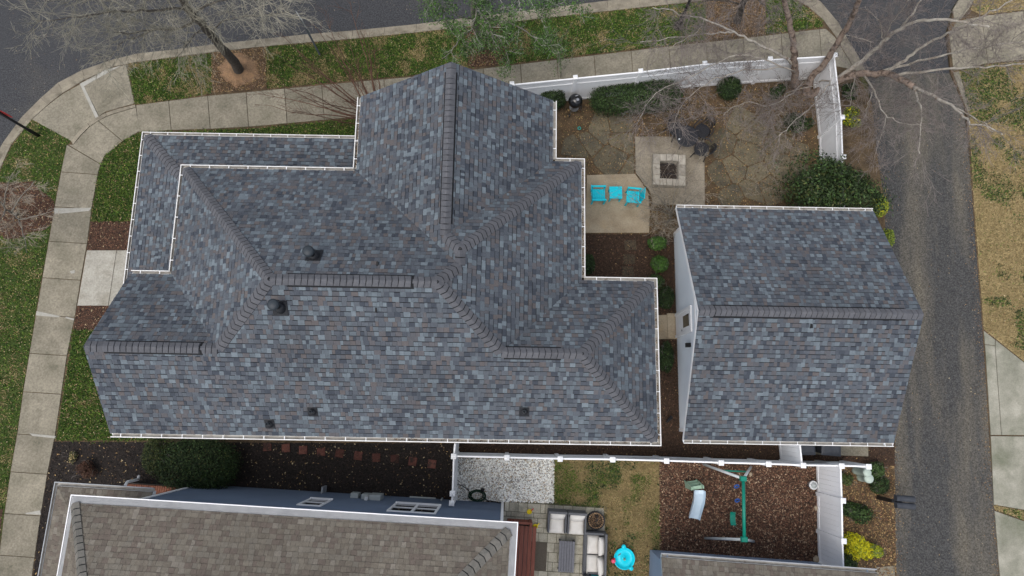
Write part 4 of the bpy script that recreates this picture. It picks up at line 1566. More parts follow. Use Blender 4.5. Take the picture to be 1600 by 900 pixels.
nrz = math.atan2(nu[1], nu[0])
nhouse = empty('brown_roofed_house')
tag(nhouse, 'neighbour house with brown hipped shingle roof and blue siding', 'house')
nroof = empty('roof', parent=nhouse)
nroof.matrix_world = Matrix.Identity(4)
RN = Roof(nroof, A['shb'], SBW, A['feltb'], wset=(.10, .13, .16, .20), gap=.009, seed=25, gapp=.35)
h = ND / 2
wr = .62
RN.face([NP(0, 0), NP(NL, 0), NP(NL - h, h), NP(h * wr, h)], NP(NL, 0), NP(0, 0), NE_, NPT, .2)
RN.face([NP(0, 0), NP(h * wr, h), NP(0, 2 * h)], NP(0, 0), NP(0, 2 * h), NE_, NPT / wr, .2)
RN.face([NP(NL, 0), NP(NL, 2 * h), NP(NL - h, h)], NP(NL, 2 * h), NP(NL, 0), NE_, NPT, .2)
RN.face([NP(0, 2 * h), NP(h * wr, h), NP(NL - h, h), NP(NL, 2 * h)], NP(0, 2 * h), NP(NL, 2 * h), NE_, NPT, .2)
RN.finish((NP(5, 1)[0], NP(5, 1)[1], 24))
n3 = lambda vec, p: (vec[0], vec[1], -p)
zt = lambda q, d_, p=NPT: (q[0], q[1], NE_ + d_ * p)
cap_run(nroof, zt(NP(.22 * wr, .22), .22), zt(NP(h * wr, h), h), n3(-nv, NPT), n3(-nu, NPT / wr), A['capb'], spacing=.2, half=.16)
cap_run(nroof, zt(NP(NL - .22, .22), .22), zt(NP(NL - h, h), h), n3(-nv, NPT), n3(nu, NPT), A['capb'], spacing=.2, half=.16)
cap_run(nroof, zt(NP(h * wr, h), h), zt(NP(NL - h, h), h), n3(-nv, NPT), n3(nv, NPT), A['capb'], spacing=.2, half=.16)
ngut = empty('gutters', parent=nhouse)
ngut.matrix_world = Matrix.Identity(4)
gutter(ngut, NP(NL, 0), NP(0, 0), nv, NE_ + .05, A['white'], depth=.2, strap=0, ma=1 * -1 * -1, mb_=-1)
gutter(ngut, NP(0, 0), NP(0, ND), nu, NE_ + .05, A['white'], depth=.2, strap=0, ma=1)
gutter(ngut, NP(NL, ND), NP(NL, 0), -nu, NE_ + .05, A['white'], depth=.2, strap=0, mb_=-1)
mb = MB()
mb.prism([NP(.14, .14), NP(NL - .14, .14), NP(NL - .14, ND), NP(.14, ND)], NE_ - .12, NE_ + .04)
mb.build('soffit', A['white'], nhouse)
for (a, b, w_) in ((NP(NL - .02, .02), NP(.02, .02), nv), (NP(.02, .02), NP(.02, ND), nu), (NP(NL - .02, ND), NP(NL - .02, .02), -nu)):
    mb = MB()
    a, b = np.array(a), np.array(b)
    d_ = (b - a) / np.linalg.norm(b - a)
    q = [a, b, b + w_ * .17 - d_ * .17, a + w_ * .17 + d_ * .17]
    mb.add([(q[0][0], q[0][1], NE_ + .045), (q[1][0], q[1][1], NE_ + .045), (q[2][0], q[2][1], NE_ + .085), (q[3][0], q[3][1], NE_ + .085)], [(0, 1, 2, 3), (3, 2, 1, 0)])
    mb.build('gutter_guard', A['gutter_guard'], nhouse)
# long blue wall: base line read on the ground
wb = np.array(W2(600, 774.5, 0))
vb = float((wb - na) @ nv)
bx1 = float((np.array(W2(786, 782, 0)) - na) @ nu)
bxL = float((np.array(W2(318, 764, 0)) - na) @ nu)
wall_prism(nhouse, [NP(bxL, vb), NP(bx1, vb), NP(bx1, ND - .4), NP(bxL, ND - .4)], -.1, NE_ - .121, A['siding_blue'])
for k in range(0, 38):
    zz = .10 + k * .125
    if zz > NE_ - .26:
        break
    mb = MB()
    p0, p1 = NP(bxL + .01, vb - .012), NP(bx1 - .06, vb - .012)
    q0, q1 = NP(bxL + .01, vb - .001), NP(bx1 - .06, vb - .001)
    mb.add([(*p0, zz), (*p1, zz), (*q1, zz + .12), (*q0, zz + .12), (*q0, zz), (*q1, zz)], [(0, 1, 2, 3), (0, 4, 5, 1), (3, 2, 1, 0)])
    mb.build('siding_board', A['siding_blue'], nhouse)
mb = MB()
c = NP(bx1, vb)
mb.prism([NP(bx1 - .055, vb - .03), NP(bx1 + .03, vb - .03), NP(bx1 + .03, vb + .12), NP(bx1 - .055, vb + .12)], 0, NE_ - .125)
mb.build('corner_board', A['white'], nhouse)
# front part with its lower skirt roof
wall_prism(nhouse, [NP(.5, .75), NP(bxL - .001, .75), NP(bxL - .001, ND - .4), NP(.5, ND - .4)], -.1, NE_ - .1211, A['siding_blue'])
LE = 3.1
la, lb = np.array(W2(87, 753, LE)), np.array(W2(241, 762, LE))
lu0, lv0 = float((la - na) @ nu), float((la - na) @ nv)
lu1 = float((lb - na) @ nu)
skirt = empty('skirt_roof', parent=nhouse)
skirt.matrix_world = Matrix.Identity(4)
RK = Roof(skirt, A['shb'], SBW, A['feltb'], wset=(.10, .13, .16, .20), gap=.009, seed=26, n_single=60, gapp=.35)
sd_ = .75 - lv0
RK.face([NP(lu0, lv0), NP(lu1, lv0), NP(lu1, .75), NP(lu0 + sd_, .75)], NP(lu1, lv0), NP(lu0, lv0), LE, .35, .1)
RK.face([NP(lu0, lv0), NP(lu0 + sd_, .75), NP(lu0 + sd_, ND), NP(lu0, ND)], NP(lu0, lv0), NP(lu0, ND), LE, .35, .1)
RK.finish((-10, -4, 24))
gutter(ngut, NP(lu1, lv0), NP(lu0, lv0), nv, LE + .04, A['gutter_grey'], strap=0, mb_=-1)
gutter(ngut, NP(lu0, lv0), NP(lu0, ND), nu, LE + .04, A['gutter_grey'], strap=0, ma=1)
mb = MB()
mb.prism([NP(lu0 + .1, lv0 + .1), NP(lu1, lv0 + .1), NP(lu1, .74), NP(lu0 + sd_, .74), NP(lu0 + sd_, ND), NP(lu0 + .1, ND)], LE - .15, LE + .03)
mb.build('soffit', A['white'], nhouse)
# white corner board at the step of the blue wall
mb = MB()
mb.prism([NP(bxL - .10, vb - .035), NP(bxL + .004, vb - .035), NP(bxL + .004, vb + .1), NP(bxL - .10, vb + .1)], 0, NE_ - .125)
mb.build('corner_board', A['white'], nhouse)
# brick porch base
pb0, pb1 = W2(196, 757, .45), W2(305, 766, .45)
u0, u1 = float((np.array(pb0) - na) @ nu), float((np.array(pb1) - na) @ nu)
vt = float((np.array(pb0) - na) @ nv)
base = empty('brick_base', parent=nhouse)
base.matrix_world = Matrix.Identity(4)
mb = MB()
mb.prism([NP(u0, vt), NP(u1, vt), NP(u1, .74), NP(u0, .74)], -.1, .42)
mb.build('mortar_bed', A['mortar'], base)
k = 0
u = u0
while u < u1 - .05:
    mb = MB()
    mb.prism([NP(u + .006, vt - .02), NP(u + .074, vt - .02), NP(u + .074, vt + .2), NP(u + .006, vt + .2)], .3, .46, 0, .006)
    mb.build('brick', A['brick'], base)
    mb = MB()
    mb.prism([NP(u + .006, vt + .21), NP(u + .074, vt + .21), NP(u + .074, vt + .42), NP(u + .006, vt + .42)], .3, .455, 0, .006)
    mb.build('brick', A['brick'], base)
    u += .08
# downpipe kicked out from the skirt gutter
mb = MB()
dpz = [(*W2(196, 758, 2.9), 2.9), (*W2(199, 753, 2.5), 2.5), (*W2(216, 749, .6), .6), (*W2(217, 744, .15), .15)]
mb.tube(dpz, .045, 6)
mb.build('downspout', A['white'], nhouse)


def nwindow(ua, ub, z0, z1, sashes=1):
    wdw = empty('window', parent=nhouse)
    wdw.matrix_world = Matrix.Identity(4)
    f = .07
    def bx(a, b, c_, d_, pr0, pr1, m, nm, par):
        mb = MB()
        mb.prism([NP(a, vb - pr1), NP(b, vb - pr1), NP(b, vb - pr0), NP(a, vb - pr0)], c_, d_)
        return mb.build(nm, m, par)
    bx(ua - f, ub + f, z1 + .0005, z1 + f, .013, .05, A['white'], 'frame', wdw)
    bx(ua - f, ub + f, z0 - f, z0 - .0005, .013, .075, A['white'], 'sill', wdw)
    bx(ua - f, ua - .0005, z0, z1, .013, .05, A['white'], 'frame', wdw)
    bx(ub + .0005, ub + f, z0, z1, .013, .05, A['white'], 'frame', wdw)
    ws = (ub - ua) / sashes
    for s in range(sashes):
        a, b = ua + s * ws + (.04 if s else 0), ua + (s + 1) * ws - (.04 if s < sashes - 1 else 0)
        if s:
            bx(a - .078, a - .002, z0 + .001, z1 - .001, .013, .048, A['white'], 'mullion', wdw)
        zm = (z0 + z1) / 2
        bx(a + .001, b - .001, z0 + .001, z1 - .001, .013, .02, A['glass'], 'pane', wdw)
        bx(a + .003, b - .003, zm - .03, zm + .03, .021, .04, A['white'], 'meeting_rail', wdw)


def uof(pxx, pyy, z):
    return float((np.array(W2(pxx, pyy, z)) - na) @ nu)


nwindow(uof(484, 780, 2.2), uof(513, 783, 2.2), 1.95, 3.25)
nwindow(uof(618, 786, 2.2), uof(684, 790, 2.2), 1.75, 3.35, 2)


def wallbox(pxx, w, z0, z1, d_, name, m, z=1.2, parent=nhouse):
    c_ = uof(pxx, 774, z)
    mb = MB()
    mb.prism([NP(c_ - w / 2, vb - .013 - d_), NP(c_ + w / 2, vb - .013 - d_), NP(c_ + w / 2, vb - .013), NP(c_ - w / 2, vb - .013)], z0, z1, 0, .008)
    return mb.build(name, m, parent)


wallbox(553, .26, .75, 1.15, .16, 'vent_hood', A['meter'])
wallbox(571, .24, .8, 1.25, .16, 'meter_box', A['meter'])
wallbox(575, .10, 1.28, 1.5, .12, 'meter_head', A['pot'])
wallbox(587, .38, .75, 1.35, .17, 'electric_panel', A['meter'])
wallbox(505, .06, .05, .55, .22, 'drain_stub', A['gutter_grey'], .3)
wallbox(660, .9, .16, .2, .05, 'conduit', A['meter'], .3)
wallbox(691, .05, .1, .5, .06, 'hose_bib', A['meter'], .3)

# ------------------------------------------------------------------ neighbour garage (corner of the picture)
SE_ = 2.6
sa, sb = np.array(W2(1033, 864, SE_)), np.array(W2(1369, 889, SE_))
su = (sb - sa) / np.linalg.norm(sb - sa)
sv = np.array([su[1], -su[0]])
SL = np.linalg.norm(sb - sa)
SP = lambda u, v: (float((sa + su * u + sv * v)[0]), float((sa + su * u + sv * v)[1]))
ng = empty('brown_roofed_garage')
tag(ng, 'neighbour garage roof in brown shingles below the play area', 'garage')
ngr = empty('roof', parent=ng)
ngr.matrix_world = Matrix.Identity(4)
RS = Roof(ngr, A['shb'], SBW, A['feltb'], wset=(.10, .13, .16, .20), gap=.009, seed=31, gapp=.35, n_single=200)
RS.face([SP(0, 0), SP(SL, 0), SP(SL, 3.2), SP(0, 3.2)], SP(SL, 0), SP(0, 0), SE_, .5, .11)
RS.face([SP(0, 6.4), SP(SL, 6.4), SP(SL, 3.2), SP(0, 3.2)], SP(0, 6.4), SP(SL, 6.4), SE_, .5, .11)
RS.finish((SP(2, 0)[0], SP(2, 0)[1], 24))
gutter(ng_g := empty('gutters', parent=ng), SP(SL, 0), SP(0, 0), sv, SE_ + .045, A['gutter_grey'], strap=0)
ng_g.matrix_world = Matrix.Identity(4)
wall_prism(ng, [SP(.22, .4), SP(SL - .3, .4), SP(SL - .3, 6), SP(.22, 6)], -.1, SE_ + .01, A['siding_blue'])
for u in (.17, SL - .3):
    mb = MB()
    mb.add([(*SP(u, .05), SE_ + .0), (*SP(u, 6.35), SE_ + .0), (*SP(u, 3.2), SE_ + .5 * 3.1), (*SP(u + .04, .05), SE_ + .0), (*SP(u + .04, 6.35), SE_ + .0), (*SP(u + .04, 3.2), SE_ + .5 * 3.1)], [(0, 1, 2), (5, 4, 3), (0, 2, 5, 3), (0, 3, 4, 1)])
    mb.build('gable', A['siding_blue'], ng)
mb = MB()
mb.bar((*SP(.012, .05), SE_ - .06), (*SP(.012, 3.2), SE_ + .5 * 3.2 - .11), .025, .12)
mb.build('rake_board', A['gutter_grey'], ng)

# ================================================================== FENCES
FH = 1.757


def fence(name, label, tops, h=FH, lattice=False, mat_=None, first_post=True, last_post=True, gate=None, bw=.152):
    """white vinyl board fence through post-top survey points"""
    mt = mat_ or A['vinyl']
    P = [np.array(W2(a, b, h)) for a, b in tops]
    root = empty(name, (P[0][0], P[0][1], 0))
    tag(root, label, 'fence', 'white vinyl fence runs')
    o0 = np.array([P[0][0], P[0][1], 0])
    for i, p in enumerate(P):
        if (i == 0 and not first_post) or (i == len(P) - 1 and not last_post):
            continue
        mb = MB()
        q = p - o0[:2]
        ang = math.atan2(*(P[min(i + 1, len(P) - 1)] - P[max(i - 1, 0)])[::-1])
        mb.box((-.064, -.064, -.1), (.064, .064, h + .05), 0, ang, (q[0], q[1], 0))
        post = mb.build('post', mt, root)
        mb = MB()
        s = .085
        mb.add([(-s, -s, h + .05), (s, -s, h + .05), (s, s, h + .05), (-s, s, h + .05), (-s, -s, h + .075), (s, -s, h + .075), (s, s, h + .075), (-s, s, h + .075), (0, 0, h + .115)],
               [(3, 2, 1, 0), (0, 1, 5, 4), (1, 2, 6, 5), (2, 3, 7, 6), (3, 0, 4, 7), (4, 5, 8), (5, 6, 8), (6, 7, 8), (7, 4, 8)])
        cap = mb.build('post_cap', mt, post)
        cap.location = (q[0], q[1], 0)
        cap.rotation_euler = (0, 0, ang)
    cache = {}
    for i in range(len(P) - 1):
        a, b = P[i], P[i + 1]
        d = (b - a)
        L = np.linalg.norm(d)
        d = d / L
        ang = math.atan2(d[1], d[0])
        qa, qb = a + d * .066 - o0[:2], b - d * .066 - o0[:2]
        zt_ = h - .02
        rails = [(.10, .14), (zt_ - .05, .09)]
        if lattice:
            rails.append((h - .42, .09))
        for rz_, hh in rails:
            mb = MB()
            mb.bar((qa[0], qa[1], rz_), (qb[0], qb[1], rz_), .05, hh)
            mb.build('rail', mt, root)
        z1 = (h - .465) if lattice else (zt_ - .1)
        n = max(1, int(round((L - .13) / bw)))
        w = (L - .132) / n
        key = (round(w, 4), z1)
        if key not in cache:
            mb = MB()
            g = .0022
            mb.add([(g, -.011, .172), (w - g, -.011, .172), (w - g, .011, .172), (g, .011, .172), (g, -.011, z1), (w - g, -.011, z1), (w - g, .011, z1), (g, .011, z1)],
                   [(3, 2, 1, 0), (4, 5, 6, 7), (0, 1, 5, 4), (1, 2, 6, 5), (2, 3, 7, 6), (3, 0, 4, 7)])
            cache[key] = mb.mesh('board', mt)
        for k in range(n):
            o = bpy.data.objects.new('board', cache[key])
            COL.objects.link(o)
            o.parent = root
            q = qa + d * (k * w)
            o.location = (q[0], q[1], 0)
            o.rotation_euler = (0, 0, ang)
        if lattice:
            mb = MB()
            z0l, z1l = h - .375, zt_ - .095
            m = int((L - .13) / .055)
            for k in range(-6, m + 1):
                for s in (1, -1):
                    t0, t1 = k * .055, k * .055 + (z1l - z0l)
                    za, zb = (z0l, z1l) if s > 0 else (z1l, z0l)
                    if t0 < 0:
                        f = -t0 / (t1 - t0)
                        za, t0 = za + (zb - za) * f, 0
                    if t1 > L - .13:
                        f = (L - .13 - t0) / (t1 - t0)
                        zb, t1 = za + (zb - za) * f, L - .13
                    if t1 - t0 < .02:
                        continue
                    pa, pb = qa + d * t0, qa + d * t1
                    nn = np.array([-d[1], d[0]]) * (.006 * s)
                    mb.bar((pa[0] + nn[0], pa[1] + nn[1], za), (pb[0] + nn[0], pb[1] + nn[1], zb), .008, .024)
            mb.build('lattice', mt, root)
    return root


fence('vinyl_fence', 'white vinyl fence with lattice top along the upper sidewalk', [(800, 132), (899, 122), (1001, 112), (1101, 100), (1203, 93), (1304, 87)], lattice=True)
fence('vinyl_fence', 'white lattice topped fence beside the alley above the evergreen bush', [(1304, 87), (1315, 184), (1317, 246), (1320, 330)], lattice=True, first_post=False)
sf = fence('vinyl_fence', 'long white fence between the gravel and the grey roofed house', [(709, 713), (792, 715), (875, 717), (957, 718), (1041, 720), (1126, 723), (1200, 725), (1254, 727), (1314, 728), (1356, 729)])
fence('vinyl_fence', 'short white fence running down past the gravel to the blue wall', [(709, 713), (707, 771), (706, 786)], first_post=False)
fence('vinyl_fence', 'stub of white fence running up from gravel corner to house', [(709, 713), (711, 690)], first_post=False, last_post=False)
fence('vinyl_fence', 'stub of white fence running up to the garage beside the bins', [(1254, 727), (1250, 690)], first_post=False, last_post=False)
gf = fence('vinyl_fence', 'white fence with gate between play area and leafy bed', [(1314, 728), (1316, 782), (1317, 845), (1319, 900), (1322, 960)], first_post=False)
_p = np.array(W2(1317, 832, 1.0)) - np.array(gf.location[:2])
mb = MB()
mb.box((_p[0] - .10, _p[1] - .05, 1.0), (_p[0] - .03, _p[1] + .05, 1.12))
mb.build('gate_latch', A['black'], gf)

# ================================================================== SIGNS, POSTS, MAILBOX, UTILITY
b = W(500, 86)
sg = empty('street_sign', b)
tag(sg, 'grey metal post with a small plate in the grass by the street', 'sign')
mb = MB()
mb.bar((0, 0, -.1), (0, 0, 2.45), .06, .05)
mb.build('post', A['greysteel'], sg)
mb = MB()
mb.box((-.16, -.012, 2.05), (.30, .008, 2.55), 0, 2.05 + .14)
mb.build('sign_plate', A['signgrey'], sg)

b = W(60, 212)
st = empty('stop_sign', b)
tag(st, 'black post carrying a red octagonal plate at the street corner', 'sign')
mb = MB()
mb.lathe([(.07, -.1), (.07, .5), (.05, .55), (.045, 2.6)], (0, 0, 0), 12)
mb.build('post', A['black'], st, True)
mb = MB()
oc = [(.38 * math.cos(math.pi / 8 + k * math.pi / 4), .38 * math.sin(math.pi / 8 + k * math.pi / 4)) for k in range(8)]
vs = [(x, -.055, 1.95 + y) for x, y in oc] + [(x, -.065, 1.95 + y) for x, y in oc]
mb.add(vs, [tuple(range(8)), tuple(range(15, 7, -1))] + [(i, (i + 1) % 8, 8 + (i + 1) % 8, 8 + i)[::-1] for i in range(8)])
pl = mb.build('sign_plate', A['signred'], st, rz=2.61 + .16)

b = W(1059, 43)
lm = empty('street_lamp', b)
tag(lm, 'black street lamp post on the verge behind the fence', 'street lamp')
mb = MB()
mb.lathe([(.16, -.1), (.16, .25), (.11, .35), (.09, .9), (.06, 1.0), (.05, 3.2)], (0, 0, 0), 14)
mb.build('post', A['black'], lm, True)
mb = MB()
mb.lathe([(.07, 3.2), (.12, 3.25), (.17, 3.6), (.19, 3.62), (.05, 3.85), (0, 3.87)], (0, 0, 0), 12)
mb.build('lantern', A['black'], lm, True)

b = W(1371, 777)
ml = empty('twin_mailbox', b, -.06)
tag(ml, 'pair of black mailboxes on one post at the alley edge', 'mailbox')
mb = MB()
mb.box((-.06, -.06, -.1), (.06, .06, .98))
mb.bar((-.05, 0, .93), (.30, 0, .93), .07, .07)
mb.bar((0, 0, .55), (.26, 0, .91), .05, .05)
mb.build('post', A['black'], ml)
for s in (-1, 1):
    mb = MB()
    prof = [(-.10, 0), (.10, 0), (.10, .12)] + [(.10 * math.cos(t), .12 + .075 * math.sin(t)) for t in [math.pi * k / 8 for k in range(1, 8)]] + [(-.10, .12)]
    n = len(prof)
    vs = [(.02, s * .115 + y, .97 + z) for y, z in prof] + [(.64, s * .115 + y, .97 + z) for y, z in prof]
    mb.add(vs, [tuple(range(n)), tuple(range(2 * n - 1, n - 1, -1))] + [(i, n + i, n + (i + 1) % n, (i + 1) % n) for i in range(n)])
    bx = mb.build('box', A['bin'], ml)
    mb = MB()
    mb.box((.641, s * .115 - .078, .985), (.655, s * .115 + .078, 1.14))
    mb.build('box_door', A['black'], bx)

for (q, r, hh, lab) in (((1336, 735), .13, .85, 'round pale green utility pedestal nearer the fence end'), ((1344, 745), .15, .62, 'wider pale green utility pedestal below the other')):
    mb = MB()
    mb.lathe([(r * 1.02, -.05), (r * 1.02, .12), (r, .14), (r, hh - .12), (r * 1.07, hh - .11), (r * 1.07, hh - .03), (r * .9, hh), (0, hh + .008)], (0, 0, 0), 20)
    o = mb.build('utility_pedestal', A['pedestal'], None, True, loc=W(*q))
    tag(o, lab, 'utility box', 'green utility pedestals')

for i, q in enumerate(((1238, 691), (1277, 692))):
    b = W(q[0], q[1], 0)
    bn = empty('wheelie_bin', b, .03 - .1 * i)
    tag(bn, ['charcoal wheeled bin nearer the white fence stub', 'charcoal wheeled bin nearer the alley behind the garage'][i], 'bin', 'wheeled bins behind the garage')
    mb = MB()
    for (z0, z1, k0, k1) in ((.08, .98, .84, 1.0),):
        vs = []
        for z, k in ((z0, k0), (z1, k1)):
            vs += [(-.30 * k, -.34 * k, z), (.30 * k, -.34 * k, z), (.30 * k, .34 * k, z), (-.30 * k, .34 * k, z)]
        mb.add(vs, [(3, 2, 1, 0), (4, 5, 6, 7), (0, 1, 5, 4), (1, 2, 6, 5), (2, 3, 7, 6), (3, 0, 4, 7)])
    mb.build('body', A['bin'], bn)
    mb = MB()
    vs = [(-.33, -.38, .985), (.33, -.38, .985), (.33, .38, .985), (-.33, .38, .985), (-.33, -.38, 1.02), (.33, -.38, 1.02), (.33, .38, 1.04), (-.33, .38, 1.04), (-.24, -.27, 1.065), (.24, -.27, 1.065), (.24, .27, 1.08), (-.24, .27, 1.08)]
    mb.add(vs, [(3, 2, 1, 0), (0, 1, 5, 4), (1, 2, 6, 5), (2, 3, 7, 6), (3, 0, 4, 7), (4, 5, 9, 8), (5, 6, 10, 9), (6, 7, 11, 10), (7, 4, 8, 11), (8, 9, 10, 11)])
    mb.build('lid', A['bin'], bn)
    for s in (-1, 1):
        mb = MB()
        mb.tube([(s * .25, .33, .1), (s * .31, .33, .1)], .1, 12)
        mb.build('wheel', A['black'], bn)
    mb = MB()
    mb.tube([(-.22, .42, .96), (.22, .42, .96)], .018, 8)
    mb.build('handle', A['black'], bn)

# ================================================================== BACK YARD THINGS
b = W(896, 172)
gl = empty('kettle_grill', b)
tag(gl, 'black kettle grill beside the hedge and house corner', 'grill')
mb = MB()
mb.lathe([(.06, .50), (.17, .54), (.24, .64), (.262, .76)], (0, 0, 0), 28)
mb.build('bowl', A['blackmetal'], gl, True)
mb = MB()
mb.lathe([(.272, .755), (.272, .775), (.25, .88), (.18, .96), (.09, 1.0), (0, 1.01)], (0, 0, 0), 28)
ld = mb.build('lid', A['blackmetal'], gl, True)
mb = MB()
mb.lathe([(.055, 0), (.055, .012), (0, .014)], (.06, -.05, .995), 14)
mb.build('lid_vent', A['steel'], ld)
mb = MB()
mb.bar((-.03, .06, 1.04), (.07, .10, 1.04), .035, .03)
mb.bar((-.02, .062, .97), (-.02, .062, 1.03), .012, .012)
mb.bar((.06, .098, .97), (.06, .098, 1.03), .012, .012)
mb.build('lid_handle', A['steel'], ld)
for k in range(3):
    t = math.pi / 2 + k * 2 * math.pi / 3 + .5
    mb = MB()
    mb.tube([(.16 * math.cos(t), .16 * math.sin(t), .58), (.30 * math.cos(t), .30 * math.sin(t), 0)], .013, 8)
    mb.build('leg', A['steel'], gl)
mb = MB()
mb.lathe([(.0, .22), (.17, .22), (.18, .235), (0, .238)], (0, 0, 0), 20)
mb.build('ash_pan', A['steel'], gl)
for s in (-1, 1):
    mb = MB()
    mb.tube([(-.2 + .0, -.27, .075), (-.16, -.27, .075)] if s > 0 else [(.27, .10, .075), (.31, .10, .075)], .075, 14)
    mb.build('wheel', A['black'], gl)

mb = MB()
n, m = 18, 6
vs, fs = [], []
for i in range(n):
    for j in range(m):
        t, u = 2 * math.pi * i / n, 2 * math.pi * j / m
        r = .055 + .018 * math.cos(u)
        vs.append((r * math.cos(t), r * math.sin(t), .04 + .018 * math.sin(u)))
for i in range(n):
    for j in range(m):
        fs.append((i * m + j, ((i + 1) % n) * m + j, ((i + 1) % n) * m + (j + 1) % m, i * m + (j + 1) % m))
mb.add(vs, fs)
tag(mb.build('toy_ring', mat('teal_rubber', (.05, .35, .30)), None, True, loc=W(905, 201, .0)), 'small teal ring lying on the soil below the grill', 'ring')

# square stone fire pit: four low walls of blocks
fc = np.array(W2(1044, 268, .15))
fp = empty('fire_pit', (fc[0], fc[1], 0), -.02)
tag(fp, 'square stone fire pit on the concrete pad', 'fire pit')
oh, ih, ht = .62, .35, .32
for side in range(4):
    for row in range(2):
        nbk = 3
        for k in range(nbk):
            Lh = oh if (side + row) % 2 == 0 else ih
            w = 2 * Lh / nbk
            x0 = -Lh + k * w
            mb = MB()
            g = .006
            zz0, zz1 = .04 + row * (ht / 2), .04 + (row + 1) * (ht / 2) - .004
            jj = rng.uniform(-.01, .01)
            p = [(x0 + g, ih + g + jj), (x0 + w - g, ih + g + jj), (x0 + w - g, oh + jj), (x0 + g, oh + jj)]
            a = side * math.pi / 2
            p = [(math.cos(a) * x - math.sin(a) * y, math.sin(a) * x + math.cos(a) * y) for x, y in p]
            mb.prism(p, zz0, zz1, 0, .012)
            mb.build('stone_block', A['firestone'], fp)
mb = MB()
mb.prism([(-ih, -ih), (ih, -ih), (ih, ih), (-ih, ih)], .0, .09)
mb.build('ash_bed', A['ash'], fp)
for k in range(5):
    a = rng.uniform(0, math.pi)
    c = (rng.uniform(-.12, .12), rng.uniform(-.12, .12))
    mb = MB()
    l = rng.uniform(.16, .24)
    mb.tube([(c[0] - math.cos(a) * l, c[1] - math.sin(a) * l, .12 + .02 * k), (c[0], c[1], .13 + .02 * k), (c[0] + math.cos(a) * l, c[1] + math.sin(a) * l, .12 + .02 * k)], [.035, .04, .03], 7)
    mb.build('burnt_log', A['ash'], fp)
for sx in (-1, 1):
    for k in range(2):
        mb = MB()
        mb.tube([(sx * ih * .98, -ih + .1 + .4 * k, ht + .05), (-sx * .1, -ih + .2 + .4 * k, ht + .055)], .009, 5)
        mb.build('grate_bar', A['iron'], fp)


# dark cast-metal table and chairs
def iron_chair(q, rz, label):
    r = empty('iron_chair', W(q[0], q[1], 0), rz)
    tag(r, label, 'chair', 'dark metal garden chairs')
    r.scale = (1.3, 1.3, 1.05)
    mb = MB()
    seat = [(.22 * math.cos(t), .22 * math.sin(t)) for t in [2 * math.pi * k / 18 for k in range(18)]]
    mb.prism(seat, .42, .45, 0, .01)
    for k in range(-3, 4):
        mb.bar((-.2, k * .055, .455), (.2, k * .055, .455), .02, .012)
    mb.build('seat', A['iron'], r)
    mb = MB()
    arc_ = [(.235 * math.cos(t), .255 * math.sin(t)) for t in [math.pi * (.28 + .44 * k / 8) for k in range(9)]]
    for z in (.62, .78, .86):
        mb.tube([(x * (1 + .1 * (z - .4)), y * 1.05 + (z - .4) * .14, z - abs(i - 4) ** 2 * .006) for i, (x, y) in enumerate(arc_)], .014, 6)
    for x, y in arc_:
        mb.tube([(x, y, .44), (x * 1.04, y * 1.05 + .06, .86 - (x / .235) ** 2 * .09)], .010, 5)
    mb.build('backrest', A['iron'], r)
    for s in (-1, 1):
        mb = MB()
        mb.tube([(s * .23, -.16, .44), (s * .27, -.15, .62), (s * .27, .10, .66), (s * .2, .19, .66)], .016, 6)
        mb.build('armrest', A['iron'], r)
        for y in (-.16, .17):
            mb = MB()
            mb.tube([(s * .17, y, .43), (s * .22, y * 1.3, 0)], [.016, .012], 6)
            mb.build('leg', A['iron'], r)
    return r


tb = empty('iron_table', W(1066, 224, 0))
tag(tb, 'small round dark metal table between the iron chairs', 'table')
tb.scale = (1.2, 1.2, 1.0)
mb = MB()
mb.lathe([(.33, .66), (.36, .665), (.36, .69), (.33, .70), (.12, .70), (0, .70)], (0, 0, 0), 26)
mb.build('table_top', A['iron'], tb)
mb = MB()
mb.lathe([(.04, 0), (.04, .66)], (0, 0, 0), 10)
mb.build('pedestal', A['iron'], tb)
for k in range(3):
    t = k * 2 * math.pi / 3
    mb = MB()
    mb.tube([(.03 * math.cos(t), .03 * math.sin(t), .2), (.2 * math.cos(t), .2 * math.sin(t), .1), (.28 * math.cos(t), .28 * math.sin(t), 0)], .018, 6)
    mb.build('leg', A['iron'], tb)
mb = MB()
mb.lathe([(.035, 0), (.035, .05), (.02, .07), (0, .072)], (0, 0, 0), 12)
tag(mb.build('candle_jar', A['pot'], None, True, loc=W(1061, 218, .705)), 'small white jar on the dark metal table', 'jar')
iron_chair((1052, 209), .55, 'dark metal chair with curved back nearest the grill side')
iron_chair((1092, 212), -.75, 'dark metal chair on the far side towards the birch')
iron_chair((1091, 240), -1.9, 'dark metal chair at the corner beside the fire pit')


